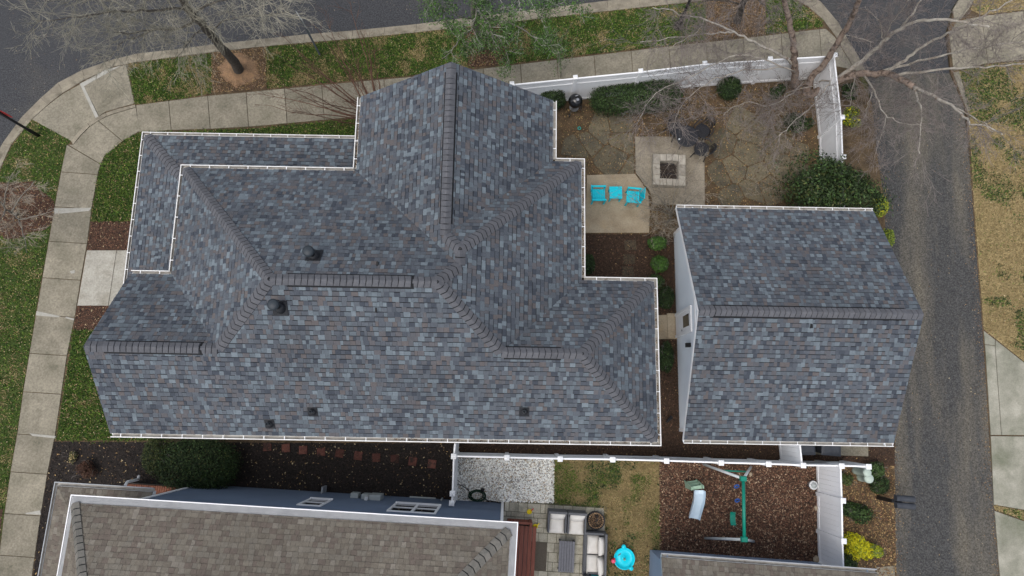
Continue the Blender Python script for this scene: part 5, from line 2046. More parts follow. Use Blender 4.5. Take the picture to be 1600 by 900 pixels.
# turquoise plastic set
def tq_chair(q, rz, label, w=.52):
    r = empty('patio_chair', W(q[0], q[1], 0.04), rz)
    tag(r, label, 'chair', 'turquoise slatted chairs')
    for k in range(6):
        mb = MB()
        x0 = -.24 + k * .08
        mb.box((x0, -.22, .36 - .008 * k), (x0 + .066, .22, .38 - .008 * k), bev=.005)
        mb.build('seat_slat', A['turq'], r)
    for k in range(5):
        mb = MB()
        y0 = -.215 + k * .088
        vs = []
        for (x, z) in ((-.26, .34), (-.285, .34), (-.36, .88 + .03 * (1 - abs(k - 2) / 2)), (-.335, .88 + .03 * (1 - abs(k - 2) / 2))):
            vs += [(x, y0, z), (x, y0 + .074, z)]
        mb.add(vs, [(0, 1, 3, 2), (2, 3, 5, 4), (4, 5, 7, 6), (6, 7, 1, 0), (0, 2, 4, 6), (1, 7, 5, 3)])
        mb.build('back_slat', A['turq'], r)
    for s in (-1, 1):
        mb = MB()
        mb.box((-.30, s * .265 - .035, .55), (.24, s * .265 + .035, .575), bev=.006)
        mb.build('armrest', A['turq'], r)
        for x in (-.25, .21):
            mb = MB()
            mb.box((x - .03, s * .255 - .015, 0), (x + .03, s * .255 + .015, .549))
            mb.build('leg', A['turq'], r)
    mb = MB()
    mb.box((-.25, -.23, .30), (.23, .23, .33))
    mb.build('seat_frame', A['turq'], r)
    return r


tq_chair((934, 309), .02, 'turquoise slatted chair nearer the house, left of the little table')
tq_chair((986, 312), math.pi - .08, 'turquoise slatted chair right of the little table')
tt = empty('side_table', W(959, 307, .04), .02)
tag(tt, 'square turquoise side table between the two turquoise chairs', 'table')
for k in range(5):
    mb = MB()
    mb.box((-.235 + k * .095, -.235, .45), (-.235 + k * .095 + .0925, .235, .475), bev=.002)
    mb.build('top_slat', A['turq'], tt)
for sx in (-1, 1):
    for sy in (-1, 1):
        mb = MB()
        mb.box((sx * .19 - .025, sy * .19 - .025, 0), (sx * .19 + .025, sy * .19 + .025, .449))
        mb.build('leg', A['turq'], tt)

# stepping stones
SS = [(418, 698), (447, 700), (474, 703), (502, 706), (531, 708), (560, 712), (588, 715), (617, 717), (645, 721), (675, 725)]
words = ['first', 'second', 'third', 'fourth', 'fifth', 'sixth', 'seventh', 'eighth', 'ninth', 'tenth']
for i, q in enumerate(SS):
    c = W2(*q)
    mb = MB()
    s = .145
    mb.box((-s, -s, 0), (s, s, .045), bev=.01)
    o = mb.build('stepping_stone', A['redpaver'], None, loc=(c[0], c[1], 0), rz=rng.uniform(-.15, .15))
    tag(o, 'red square stepping stone in dark mulch, %s counted from the big bush' % words[i], 'paver', 'red stepping stones between the houses')
for i, q in enumerate(((985, 383), (983, 405), (981, 424))):
    c = W2(*q)
    mb = MB()
    mb.box((-.22, -.19, 0), (.22, .19, .014), bev=.006)
    o = mb.build('stepping_stone', A['oldstone'], None, loc=(c[0], c[1], 0), rz=rng.uniform(-.1, .1))
    tag(o, ['brown stepping stone just below the tan pad', 'middle brown stepping stone between tan pad and house corner', 'brown stepping stone nearest the house corner'][i], 'paver', 'brown stepping stones below the tan pad')

sl = empty('ground_spotlight', W(1043, 655), .9)
tag(sl, 'small black garden spotlight in the mulch beside the garage', 'spotlight')
mb = MB()
mb.tube([(0, 0, -.05), (0, 0, .22)], .014, 6)
mb.build('spike', A['black'], sl)
mb = MB()
mb.tube([(-.12, 0, .20), (.0, 0, .26), (.12, 0, .33)], [.045, .055, .07], 12)
mb.build('lamp_head', A['black'], sl)

# ================================================================== NEIGHBOUR'S THINGS


def at_n(pxx, pyy, z=.03, rz=0.0, name='x'):
    return empty(name, W(pxx, pyy, z), nrz + rz)


def cushion(mb, x0, y0, z0, x1, y1, z1, puff=.03, n=6):
    """pillow: grid top and bottom bulging"""
    vs, fs = [], []
    for s in (0, 1):
        for i in range(n + 1):
            for j in range(n + 1):
                u, v = i / n, j / n
                e_ = (1 - (2 * u - 1) ** 4) * (1 - (2 * v - 1) ** 4)
                x = x0 + (x1 - x0) * u
                y = y0 + (y1 - y0) * v
                cz = (z0 + z1) / 2
                hz = (z1 - z0) / 2
                vs.append((x, y, cz + (1 if s else -1) * (hz * (.35 + .65 * e_ ** .4) + puff * e_)))
    N1 = (n + 1) ** 2
    for i in range(n):
        for j in range(n):
            a = i * (n + 1) + j
            fs.append((N1 + a, N1 + a + n + 1, N1 + a + n + 2, N1 + a + 1))
            fs.append((a, a + 1, a + n + 2, a + n + 1))
    ring_ = [i * (n + 1) for i in range(n + 1)] + [n * (n + 1) + j for j in range(1, n + 1)] + [i * (n + 1) + n for i in range(n - 1, -1, -1)] + [j for j in range(n - 1, 0, -1)]
    for k in range(len(ring_)):
        a, b_ = ring_[k], ring_[(k + 1) % len(ring_)]
        fs.append((a, b_, N1 + b_, N1 + a))
    mb.add(vs, fs)


def wicker_chair(q, label, w=.64, dpt=.74):
    r = at_n(q[0], q[1], .032, 0, 'wicker_armchair')
    tag(r, label, 'chair', 'grey wicker armchairs on the patio')
    mb = MB()
    mb.box((-w / 2 + .06, -dpt / 2, .05), (w / 2 - .06, dpt / 2 - .1, .26), bev=.01)
    mb.build('seat_base', A['wicker'], r)
    for s in (-1, 1):
        mb = MB()
        x = s * (w / 2 - .03)
        mb.box((x - .029, -dpt / 2 + .02, 0), (x + .029, dpt / 2 - .085, .56), bev=.012)
        mb.build('arm_panel', A['wicker'], r)
    mb = MB()
    mb.box((-w / 2, dpt / 2 - .08, 0), (w / 2, dpt / 2, .72), bev=.015)
    mb.build('back_panel', A['wicker'], r)
    mb = MB()
    cushion(mb, -w / 2 + .065, -dpt / 2 - .01, .27, w / 2 - .065, dpt / 2 - .2, .40)
    mb.build('seat_cushion', A['cushion'], r, True)
    mb = MB()
    cushion(mb, -w / 2 + .07, -.17, -.07, w / 2 - .07, .17, .07, .03)
    c = mb.build('back_cushion', A['cushion'], r, True)
    c.location = (0, dpt / 2 - .17, .56)
    c.rotation_euler = (1.05, 0, rng.uniform(-.03, .03))
    return r


wicker_chair((869, 812), 'grey wicker armchair with cream cushions nearer the deck')
wicker_chair((899, 814), 'grey wicker armchair with cream cushions beside the log pit')

sf_ = at_n(926, 863, .032, 0, 'wicker_sofa')
tag(sf_, 'grey wicker sofa with four cream cushions at the patio edge', 'sofa')
mb = MB()
mb.box((-.32, -.66, .05), (.30, .66, .26), bev=.01)
mb.build('seat_base', A['wicker'], sf_)
for s in (-1, 1):
    mb = MB()
    mb.box((-.34, s * .70 - .035, 0), (.30, s * .70 + .035, .56), bev=.012)
    mb.build('arm_panel', A['wicker'], sf_)
mb = MB()
mb.box((.31, -.735, 0), (.39, .735, .72), bev=.015)
mb.build('back_panel', A['wicker'], sf_)
mb = MB()
mb.box((-.36, -.655, .10), (-.325, .655, .28), bev=.01)
mb.build('front_panel', A['wicker'], sf_)
for s in (-1, 1):
    mb = MB()
    cushion(mb, -.24, s * .32 - .30, .27, .16, s * .32 + .30, .40)
    mb.build('seat_cushion', A['cushion'], sf_, True)
    mb = MB()
    cushion(mb, -.16, -.29, -.07, .16, .29, .07, .03)
    c = mb.build('back_cushion', A['cushion'], sf_, True)
    c.location = (.22, s * .32, .55)
    c.rotation_euler = (0, .95, .14 if s < 0 else .02)

ct = at_n(884, 866, .032, 0, 'coffee_table')
tag(ct, 'grey slatted coffee table in the middle of the patio', 'table')
for k in range(6):
    mb = MB()
    mb.box((-.27 + k * .09, -.5, .37), (-.27 + k * .09 + .076, .5, .40), bev=.004)
    mb.build('top_slat', A['tabletop'], ct)
mb = MB()
mb.box((-.26, -.48, .29), (.26, .48, .366))
mb.build('apron', A['wicker'], ct)
for sx in (-1, 1):
    for sy in (-1, 1):
        mb = MB()
        mb.box((sx * .24 - .025, sy * .46 - .025, 0), (sx * .24 + .025, sy * .46 + .025, .289))
        mb.build('leg', A['wicker'], ct)

mb = MB()
mb.box((-.27, -.47, 0), (.27, .47, .014), bev=.004)
tag(mb.build('doormat', A['doormat'], None, loc=W(842, 869, .034), rz=nrz), 'brown doormat between the deck and the coffee table', 'mat')

lg = empty('log_pit', W(930, 812, .03))
tag(lg, 'round pit ringed with cut logs on the patio corner', 'fire pit')
mb = MB()
mb.lathe([(.26, 0), (.30, .02), (.31, .22), (.285, .23), (.27, .1), (0, .09)], (0, 0, 0), 26)
mb.build('basin', A['iron'], lg, True)
for k in range(22):
    t = 2 * math.pi * k / 22
    mb = MB()
    r = .245
    mb.prism([(r * math.cos(t) + .026 * math.cos(a), r * math.sin(t) + .026 * math.sin(a)) for a in [2 * math.pi * j / 7 for j in range(7)]], .05, .22 + rng.uniform(-.02, .03), 0, .006)
    mb.build('log', A['wood'], lg)
P_ = []
for k in range(260):
    a, rr = rng.uniform(0, 6.28), .2 * math.sqrt(rng.random())
    P_.append((rr * math.cos(a), rr * math.sin(a), .12 + rng.uniform(0, .06)))
P_ = np.array(P_)
o = fast_mesh('leaf_fill', leaf_faces(P_, rand_up(len(P_)), nrg.uniform(.015, .03, len(P_)), nrg.uniform(.01, .02, len(P_))), 4, [A['l_brown'], A['chip_dark'], A['wood']], nrg.choice(3, len(P_)), lg, 'stuff')

tk = at_n(928, 905, .032, 0, 'toy_crate')
tag(tk, 'dark wicker box with a teal tray below the sofa', 'box')
for (lo, hi) in (((-.28, -.3, 0), (-.24, .3, .45)), ((.24, -.3, 0), (.28, .3, .45)), ((-.239, .26, 0), (.239, .3, .45)), ((-.239, -.3, 0), (.239, -.26, .45))):
    mb = MB()
    mb.box(lo, hi, bev=.008)
    mb.build('side_panel', A['wicker'], tk)
mb = MB()
mb.box((-.235, -.255, .02), (.235, .255, .34))
mb.build('lining', A['bin'], tk)
mb = MB()
mb.box((-.15, -.2, .341), (.18, .22, .40), bev=.02)
mb.build('tray', A['turq'], tk)

# deck with steps against the house
dk = at_n(806, 812, 0, 0, 'wooden_deck')
tag(dk, 'red brown wooden deck with long boards under the roof edge', 'deck')
for k in range(5):
    mb = MB()
    x0 = -.28 + k * .145
    mb.box((x0, -4.0, .36), (x0 + .128, -.12 + .0, .40), bev=.004)
    mb.build('board', A['deck'], dk)
for k in range(2):
    mb = MB()
    mb.box((.45 + k * .145 - .0, -4.0, .19), (.45 + k * .145 + .126, -.16, .225), bev=.004)
    mb.build('step_board', A['deck'], dk)
mb = MB()
mb.box((.445, -3.98, .23), (.448, -.15, .358))
mb.build('riser', A['deck'], dk)
mb = MB()
mb.box((-.28, -3.98, .0), (.44, -.13, .355))
mb.build('frame', A['black'], dk)
for k in range(7):
    mb = MB()
    mb.box((-.28 + k * .11, -.02, .05), (-.28 + k * .11 + .05, .03, .62))
    mb.build('baluster', A['deck'], dk)
for z in (.12, .62):
    mb = MB()
    mb.box((-.30, -.035, z), (.52, .045, z + .05))
    mb.build('rail', A['deck'], dk)
mb = MB()
mb.box((.46, -.12, 0), (.55, .05, .75))
mb.build('rail_post', A['deck'], dk)

for q, z, lab in (((827, 799), .6, 'yellow toy truck with red bits on the deck rail end'), ((836, 822), .05, 'yellow toy scoop on the pavers beside the deck')):
    t = empty('toy', W(q[0], q[1], z if z < .3 else .032), .4)
    tag(t, lab, 'toy', 'yellow toys by the deck')
    mb = MB()
    mb.lathe([(.05, 0), (.075, .02), (.085, .10), (.07, .105), (.055, .03), (0, .028)], (0, 0, 0), 14, sx=1.1)
    mb.build('bucket', A['yellow_pl'], t, True)
    mb = MB()
    mb.tube([(.07, 0, .09), (.13, .03, .10), (.17, .04, .07)], .018, 7)
    mb.build('grip', A['red_pl'] if z > .3 else A['yellow_pl'], t)

# turquoise water table
wt = empty('water_table', W(974, 871, 0), .35)
tag(wt, 'round turquoise paddling tray with handles on the dormant lawn', 'water toy')
mb = MB()
mb.lathe([(.28, .02), (.31, .06), (.345, .19), (.365, .20), (.36, .215), (.335, .205), (.30, .10), (.26, .085), (.10, .085), (.075, .13), (0, .135)], (0, 0, 0), 32)
mb.build('basin', A['turq2'], wt, True)
for k, a in enumerate((1.25, 5.0, 3.0)):
    mb = MB()
    mb.lathe([(.05, .12), (.075, .14), (.08, .20), (.055, .225), (0, .23)], (.385 * math.cos(a), .385 * math.sin(a), 0), 14)
    mb.build('lug', A['turq2'] if k != 2 else A['pink_pl'], wt, True)
mb = MB()
mb.tube([(-.42, .02, .03), (-.38, .1, .18), (-.32, .12, .24)], .035, 8)
mb.build('tap_toy', A['red_pl'], wt)
mb = MB()
mb.lathe([(.03, .13), (.05, .16), (.02, .26), (0, .262)], (.0, -.03, 0), 10)
mb.build('fountain', A['slide_g'], wt)
mb = MB()
mb.bar((-.16, .14, .092), (-.05, .17, .092), .03, .01)
mb.build('figure_toy', A['greysteel'], wt)

# slide
sd2 = empty('toddler_slide', W(1086, 800, 0))
tag(sd2, 'small pale blue plastic slide with green steps in the bark', 'slide')
o_ = np.array(W(1086, 800, 0))
path = [np.array(W(1092, 766, .72)) - o_, np.array(W(1092, 772, .70)) - o_, np.array(W(1091, 782, .5)) - o_, np.array(W(1088, 793, .28)) - o_, np.array(W(1085, 804, .10)) - o_, np.array(W(1084, 810, .09)) - o_]
mb = MB()
sec = [(-.19, .14), (-.17, .15), (-.15, .02), (0, 0), (.15, .02), (.17, .15), (.19, .14), (.17, -.03), (-.17, -.03)]
vs, fs = [], []
n = len(sec)
for i, p in enumerate(path):
    d = path[min(i + 1, len(path) - 1)] - path[max(i - 1, 0)]
    s = np.array([-d[1], d[0], 0.0])
    s = -s / np.linalg.norm(s)
    up = np.cross(s, d / np.linalg.norm(d))
    up = up if up[2] > 0 else -up
    for a_, b_ in sec:
        vs.append(tuple(p + s * a_ + up * b_))
for i in range(len(path) - 1):
    for k in range(n):
        fs.append((i * n + k, i * n + (k + 1) % n, (i + 1) * n + (k + 1) % n, (i + 1) * n + k))
fs += [tuple(range(n)), tuple((len(path) - 1) * n + k for k in range(n - 1, -1, -1))]
mb.add(vs, fs)
mb.build('chute', A['slide'], sd2)
tp = np.array(W(1090, 762, .70)) - o_
for k, (dy, z) in enumerate(((.0, .66), (.06, .45), (.12, .24))):
    mb = MB()
    mb.box((-.18, dy - .06, z - .02), (.18, dy + .06, z + .02), 0, .15, (tp[0] - .03, tp[1], 0), bev=.012)
    mb.build('step', A['slide_g'], sd2)
for s in (-1, 1):
    mb = MB()
    vs = []
    for (y, z) in ((-.05, .0), (.20, .0), (.14, .40), (.06, .84), (-.05, .80)):
        vs += [(s * .20 - .02, y, z), (s * .20 + .02, y, z)]
    c_, s_ = math.cos(.15), math.sin(.15)
    vs = [(tp[0] - .03 + c_ * x - s_ * y, tp[1] + s_ * x + c_ * y, z) for x, y, z in vs]
    mb.add(vs, [(0, 2, 4, 6, 8), (9, 7, 5, 3, 1), (0, 1, 3, 2), (2, 3, 5, 4), (4, 5, 7, 6), (6, 7, 9, 8), (8, 9, 1, 0)])
    mb.build('side_panel', A['slide_g'], sd2)

# swing set
apN, apS = np.array(W(1161.5, 748, 1.8)), np.array(W(1163, 843, 1.8))
fN0, fN1 = np.array(W(1098, 725)), np.array(W(1174, 729))
fS0, fS1 = np.array(W(1101, 841)), np.array(W(1178, 846))
ctr = (apN + apS) / 2
sw = empty('swing_set', (ctr[0], ctr[1], 0))
tag(sw, 'swing set with green top beam and pale tubular legs', 'swing set')
rel = lambda p: tuple(np.array(p) - np.array([ctr[0], ctr[1], 0]))
mb = MB()
mb.tube([rel(apN), rel(apS)], .055, 12)
mb.build('top_beam', A['green_pl'], sw, True)
for ap, f0, f1 in ((apN, fN0, fN1), (apS, fS0, fS1)):
    for f in (f0, f1):
        mb = MB()
        mb.tube([rel(ap), rel(f - np.array([0, 0, .02]))], .045, 10)
        mb.build('leg', A['leg_white'], sw, True)
    mb = MB()
    mb.tube([rel(ap + (f0 - ap) * .55), rel(ap + (f1 - ap) * .55)], .028, 8)
    mb.build('crossbar', A['green_pl'], sw, True)
    mb = MB()
    mb.box((-.1, -.08, -.09), (.1, .08, .06), bev=.02, c=rel(ap))
    mb.build('bracket', A['green_pl'], sw)


def hang(q, z, mt, nm, L=.32):
    p = np.array(W(q[0], q[1], z))
    tt_ = (p[1] - apN[1]) / (apS[1] - apN[1])
    for s in (-1, 1):
        t = tt_ + s * L * .5 / abs(apS[1] - apN[1])
        topp = apN + (apS - apN) * t
        mb = MB()
        e = p + np.array([0, -s * L * .5, 0])
        mb.tube([rel(topp), rel(e)], .006, 5)
        mb.build('rope', A['steel'], sw)
    return p


p = hang((1145, 810), .5, None, 'x', .44)
mb = MB()
prof = [(-.22, .06), (-.12, .01), (0, 0), (.12, .01), (.22, .06)]
vs = []
for (w_, dz) in ((-.09, 0), (.09, 0), (.09, -.02), (-.09, -.02)):
    for y, z in prof:
        vs.append((w_, y, z + dz))
fs = []
for r_ in range(4):
    for k in range(4):
        fs.append((r_ * 5 + k, r_ * 5 + k + 1, ((r_ + 1) % 4) * 5 + k + 1, ((r_ + 1) % 4) * 5 + k))
mb.add([rel(np.array(v) + p) for v in vs], fs)
mb.build('swing_seat', A['green_pl'], sw)
for q in ((1151, 760), (1152, 782)):
    p = np.array(W(q[0], q[1], .95))
    tt_ = (p[1] - apN[1]) / (apS[1] - apN[1])
    topp = apN + (apS - apN) * tt_
    mb = MB()
    mb.tube([rel(topp), rel(p + np.array([0, 0, .1]))], .008, 5)
    mb.build('rope', A['steel'], sw)
    mb = MB()
    ring_ = [p + np.array([.07 * math.cos(t), .055 * math.sin(t), .07 * math.sin(t)]) for t in [2 * math.pi * k / 14 for k in range(15)]]
    mb.tube([rel(x) for x in ring_], .024, 6)
    mb.build('ring_handle', A['blue_pl'], sw, True)

# pot, rocks, hose
po = empty('lidded_pot', W(1266, 757, 0))
tag(po, 'pale plastic pot with a grey lid beside the white gate fence', 'pot')
mb = MB()
mb.lathe([(.11, 0), (.145, .24), (.155, .25), (.15, .27), (.12, .275)], (0, 0, 0), 20)
mb.build('body', A['pot'], po, True)
mb = MB()
mb.lathe([(.10, .276), (.10, .30), (.05, .31), (.04, .34), (0, .342)], (0, 0, 0), 18)
mb.build('lid', A['meter'], po, True)


def rock(q, r, lab):
    bm = bmesh.new()
    bmesh.ops.create_icosphere(bm, subdivisions=2, radius=r)
    for v_ in bm.verts:
        v_.co *= 1 + rng.uniform(-.16, .16)
        v_.co.z *= .6
    me = bpy.data.meshes.new('rock')
    bm.to_mesh(me)
    bm.free()
    me.materials.append(A['rock'])
    o = bpy.data.objects.new('rock', me)
    COL.objects.link(o)
    o.location = W(q[0], q[1], r * .35)
    tag(o, lab, 'rock', 'tan rocks along the gate fence')


rock((1276, 794), .09, 'tan rock at the fence foot in the middle of the bark')
rock((1276, 874), .13, 'larger tan rock near the brown garage gutter')
rock((1173, 741), .07, 'small tan rock by the swing set leg')

hs = empty('garden_hose', W(746, 774, 0))
tag(hs, 'coil of dark green garden hose on the gravel by the blue wall', 'hose')
pts = []
for k in range(140):
    t = k / 140 * 2 * math.pi * 6
    r = .19 + .04 * math.sin(t * .37) + rng.uniform(-.006, .006)
    pts.append((r * math.cos(t) * 1.35, r * math.sin(t) * .85, .03 + .11 * k / 140))
mb = MB()
mb.tube(pts, .016, 6)
mb.build('coil', A['hose'], hs, True)
mb = MB()
mb.tube([(-.2, .05, .12), (-.35, .2, .05), (-.55, .33, .03), (-.72, .36, .02)], .014, 6)
mb.tube([(.2, -.05, .1), (.35, -.16, .06), (.62, -.2, .05), (.80, -.22, .2)], .022, 6)
mb.build('loose_end', A['black'], hs, True)
mb = MB()
mb.lathe([(.04, .02), (.07, .1), (.06, .2), (0, .21)], (.18, .2, 0), 12)
mb.build('nozzle', A['black'], hs, True)

# ================================================================== PLANTS
def seg_mesh(name, S, mats, parent, idx=None, kind=None):
    """S: (n, 8) = p0 xyz, p1 xyz, r0, r1 ; three-sided twigs, vectorised"""
    S = np.asarray(S, float)
    p0, p1 = S[:, :3], S[:, 3:6]
    d = p1 - p0
    d /= np.linalg.norm(d, axis=1, keepdims=True) + 1e-9
    ref = np.where(np.abs(d[:, 2:3]) > .9, np.array([[1.0, 0, 0]]), np.array([[0, 0, 1.0]]))
    a = np.cross(d, ref)
    a /= np.linalg.norm(a, axis=1, keepdims=True) + 1e-9
    b = np.cross(d, a)
    n = len(S)
    V = np.zeros((n, 6, 3))
    for k in range(3):
        t = 2 * math.pi * k / 3
        o = a * math.cos(t) + b * math.sin(t)
        V[:, k] = p0 + o * S[:, 6:7]
        V[:, 3 + k] = p1 + o * S[:, 7:8]
    F = np.array([(0, 1, 4, 3), (1, 2, 5, 4), (2, 0, 3, 5)])
    faces = (np.arange(n)[:, None, None] * 6 + F[None]).reshape(-1, 4)
    me = bpy.data.meshes.new(name)
    me.vertices.add(n * 6)
    me.vertices.foreach_set('co', V.reshape(-1).astype(np.float32))
    me.loops.add(n * 12)
    me.loops.foreach_set('vertex_index', faces.reshape(-1).astype(np.int32))
    me.polygons.add(n * 3)
    me.polygons.foreach_set('loop_start', np.arange(0, n * 12, 4, dtype=np.int32))
    for m in (mats if isinstance(mats, (list, tuple)) else [mats]):
        me.materials.append(m)
    me.update(calc_edges=True)
    o = bpy.data.objects.new(name, me)
    COL.objects.link(o)
    o.parent = parent
    if kind:
        o['kind'] = kind
    return o


def rv(s=1.0):
    return np.array([rng.gauss(0, s), rng.gauss(0, s), rng.gauss(0, s)])


def twig(S, p, d, L, r, depth, kids=4, droop=0.0, wander=.22, rmin=.0035, spread=.8, nseg=4):
    d = d / (np.linalg.norm(d) + 1e-9)
    pts = [p]
    for i in range(nseg):
        d = d + rv(wander) * .6 + np.array([0, 0, -droop])
        d = d / np.linalg.norm(d)
        q = pts[-1] + d * (L / nseg)
        r0 = max(rmin, r * (1 - .75 * i / nseg))
        r1 = max(rmin, r * (1 - .75 * (i + 1) / nseg))
        S.append((*pts[-1], *q, r0, r1))
        pts.append(q)
    if depth > 0:
        for k in range(kids):
            t = rng.uniform(.15, 1.0) * nseg
            i = min(int(t), nseg - 1)
            base = pts[i] + (pts[i + 1] - pts[i]) * (t - i)
            dd = (pts[i + 1] - pts[i])
            dd = dd / np.linalg.norm(dd)
            side = rv()
            side -= dd * (side @ dd)
            side /= np.linalg.norm(side) + 1e-9
            twig(S, base, dd + side * rng.uniform(.5, 1.2) * spread, L * rng.uniform(.4, .7), r * .5, depth - 1, kids, droop, wander, rmin, spread, nseg)


def smooth_path(pts, sub=4, jit=0.0):
    P = [np.array(p, float) for p in pts]
    out = []
    for i in range(len(P) - 1):
        p0, p1, p2, p3 = P[max(i - 1, 0)], P[i], P[i + 1], P[min(i + 2, len(P) - 1)]
        for k in range(sub):
            t = k / sub
            q = .5 * ((2 * p1) + (-p0 + p2) * t + (2 * p0 - 5 * p1 + 4 * p2 - p3) * t * t + (-p0 + 3 * p1 - 3 * p2 + p3) * t ** 3)
            if jit and out:
                q = q + rv(jit)
            out.append(q)
    out.append(P[-1])
    return out


def limb(mb, pts, r0, r1, sides=8, mi=0, jit=.015):
    path = smooth_path(pts, 4, jit)
    n = len(path)
    rad = [(r0 + (r1 - r0) * (i / (n - 1)) ** .8) * (1 + rng.uniform(-.07, .07)) for i in range(n)]
    mb.tube(path, rad, sides, mi)
    return path


def along_twigs(S, path, n, L, r, depth, t0=.2, kids=4, droop=0, up=.0, spread=1.0, bias=(0, 0, 0), wander=.22, nseg=4, rmin=.0035):
    m = len(path) - 1
    for k in range(n):
        t = (t0 + (1 - t0) * rng.random()) * m
        i = min(int(t), m - 1)
        p = path[i] + (path[i + 1] - path[i]) * (t - i)
        d = path[i + 1] - path[i]
        d = d / (np.linalg.norm(d) + 1e-9)
        side = rv()
        side -= d * (side @ d)
        side /= np.linalg.norm(side) + 1e-9
        twig(S, p, d * rng.uniform(.3, .9) + side * spread * rng.uniform(.5, 1.1) + np.array([0, 0, up]) + np.array(bias), L * rng.uniform(.5, 1.2), r, depth, kids, droop, wander, rmin, .8, nseg)


WP = lambda lst: [np.array(W(a, b, z)) for a, b, z in lst]


def local(o, parts):
    pass


# ---- leaning bare street tree, upper left
t = empty('bare_tree', (0, 0, 0))
tag(t, 'leaning bare tree with dark trunk rising from the clay mound', 'tree', 'bare street trees')
mb = MB()
S = []
trunk = limb(mb, WP([(376, 113, -.1), (366, 98, .7), (350, 78, 1.7), (328, 52, 3.0), (302, 24, 4.2), (283, -4, 5.2), (272, -50, 6.6), (260, -110, 8.0)]), .21, .07, 10)
limbs = [
    ([(306, 28, 4.0), (292, 40, 4.1), (265, 46, 4.3), (232, 47, 4.6), (205, 52, 4.9), (178, 50, 5.3)], .055, .014, A['bark_dark']),
    ([(238, 47, 4.6), (215, 58, 4.6), (190, 66, 4.6), (178, 84, 4.5), (160, 102, 4.4)], .022, .006, A['bark_dark']),
    ([(318, 40, 3.4), (298, 62, 3.5), (284, 80, 3.5), (272, 98, 3.4)], .024, .005, A['bark_dark']),
    ([(292, 12, 4.6), (262, 14, 4.9), (222, 17, 5.3), (170, 20, 5.8), (110, 28, 6.3), (55, 34, 6.7)], .05, .01, A['bark_grey']),
    ([(285, 0, 5.0), (250, -10, 5.4), (200, -8, 6), (140, -2, 6.5), (70, 2, 7)], .05, .01, A['bark_grey']),
    ([(330, 54, 2.9), (345, 35, 3.7), (375, 26, 4.4), (410, 24, 5), (450, 18, 5.5)], .030, .007, A['bark_grey']),
    ([(300, 22, 4.3), (330, 5, 5), (370, -5, 5.6), (420, -10, 6.2)], .04, .01, A['bark_grey']),
    ([(283, -4, 5.2), (300, -30, 6), (330, -60, 7)], .04, .01, A['bark_grey']),
]
paths = []
for pts, r0, r1, m_ in limbs:
    paths.append(limb(mb, WP(pts), r0, r1, 6))
mb.build('trunk', A['bark_dark'], t, True)
counts = [34, 16, 12, 46, 42, 32, 28, 16]
for pth, c in zip(paths, counts):
    along_twigs(S, pth, c, 1.15, .012, 2, .1, 4, .03, .02, 1.0)
along_twigs(S, trunk, 42, 1.3, .013, 2, .42, 4, .03, 0, 1.1)
seg_mesh('crown', S, A['twig_olive'], t)

# ---- evergreen with lichened boughs, top middle
t = empty('evergreen_tree')
tag(t, 'leafy evergreen tree with grey lichened boughs over the street kerb', 'tree')
mb = MB()
S = []
limb(mb, WP([(752, 78, -.1), (748, 60, 1.0), (742, 30, 2.4), (738, -10, 4.0), (735, -60, 5.6)]), .14, .06, 9)
bo = [[(746, 50, 1.5), (760, 45, 2.4), (778, 55, 2.8), (792, 85, 2.7), (796, 104, 2.4)], [(742, 30, 2.4), (715, 25, 3.0), (690, 8, 3.4), (668, 2, 3.6)], [(742, 30, 2.4), (775, 15, 3.1), (815, 15, 3.5), (855, 22, 3.6), (900, 12, 3.8)],
      [(740, 10, 3.2), (770, -5, 3.9), (810, -4, 4.3), (860, -2, 4.6)], [(744, 40, 2.0), (720, 60, 2.6), (705, 80, 2.6), (690, 92, 2.4)], [(742, 28, 2.5), (752, 22, 3.3), (765, 40, 3.6), (772, 70, 3.4)],
      [(740, 20, 2.8), (745, 5, 3.6), (742, 30, 4.0), (735, 50, 3.8)], [(738, 0, 3.6), (705, -12, 4.2), (672, -10, 4.5)], [(742, 30, 2.4), (795, 35, 3.0), (830, 55, 3.0), (850, 75, 2.8)]]
bp = [limb(mb, WP(q), .04, .008, 6) for q in bo]
mb.build('trunk', A['bark_grey'], t, True)
for q in bp:
    along_twigs(S, q, 9, .65, .010, 2, .1, 4, .03, 0, 1.0)
seg_mesh('boughs', S, A['twig_grey'], t)
S = np.array(S)
ends = S[nrg.random(len(S)) < .8][:, 3:6]
C = np.repeat(ends, 3, axis=0) + nrg.normal(size=(len(ends) * 3, 3)) * .12
C = C[nrg.random(len(C)) < .8]
k = len(C)
o = fast_mesh('crown', leaf_faces(C, rand_up(k, .8), nrg.uniform(.024, .045, k), nrg.uniform(.015, .027, k)), 4, [A['lf_mid'], A['lf_dark'], A['lf_bright']], nrg.choice(3, k, p=[.42, .16, .42]), t)

# ---- dark bare tree behind the fence
t = empty('bare_tree')
tag(t, 'dark trunked bare tree in the earth bed near the lamp post', 'tree', 'bare street trees')
mb = MB()
S = []
p = limb(mb, WP([(1152, 34, -.1), (1156, 20, .9), (1163, -2, 2.4), (1172, -40, 4.2), (1180, -90, 6)]), .17, .06, 9)
q1 = limb(mb, WP([(1160, 8, 1.8), (1130, 0, 2.8), (1100, 2, 3.6), (1080, 15, 4.0)]), .04, .008, 6)
q2 = limb(mb, WP([(1163, 0, 2.2), (1185, 0, 3.0), (1200, 20, 3.4), (1205, 40, 3.5)]), .04, .008, 6)
mb.build('trunk', A['bark_dark'], t, True)
along_twigs(S, p, 20, 1.2, .011, 2, .3, 4, .05)
along_twigs(S, q1, 14, .9, .009, 2, .1, 4, .05)
along_twigs(S, q2, 14, .9, .009, 2, .1, 4, .05)
seg_mesh('crown', S, A['twig_mauve'], t)

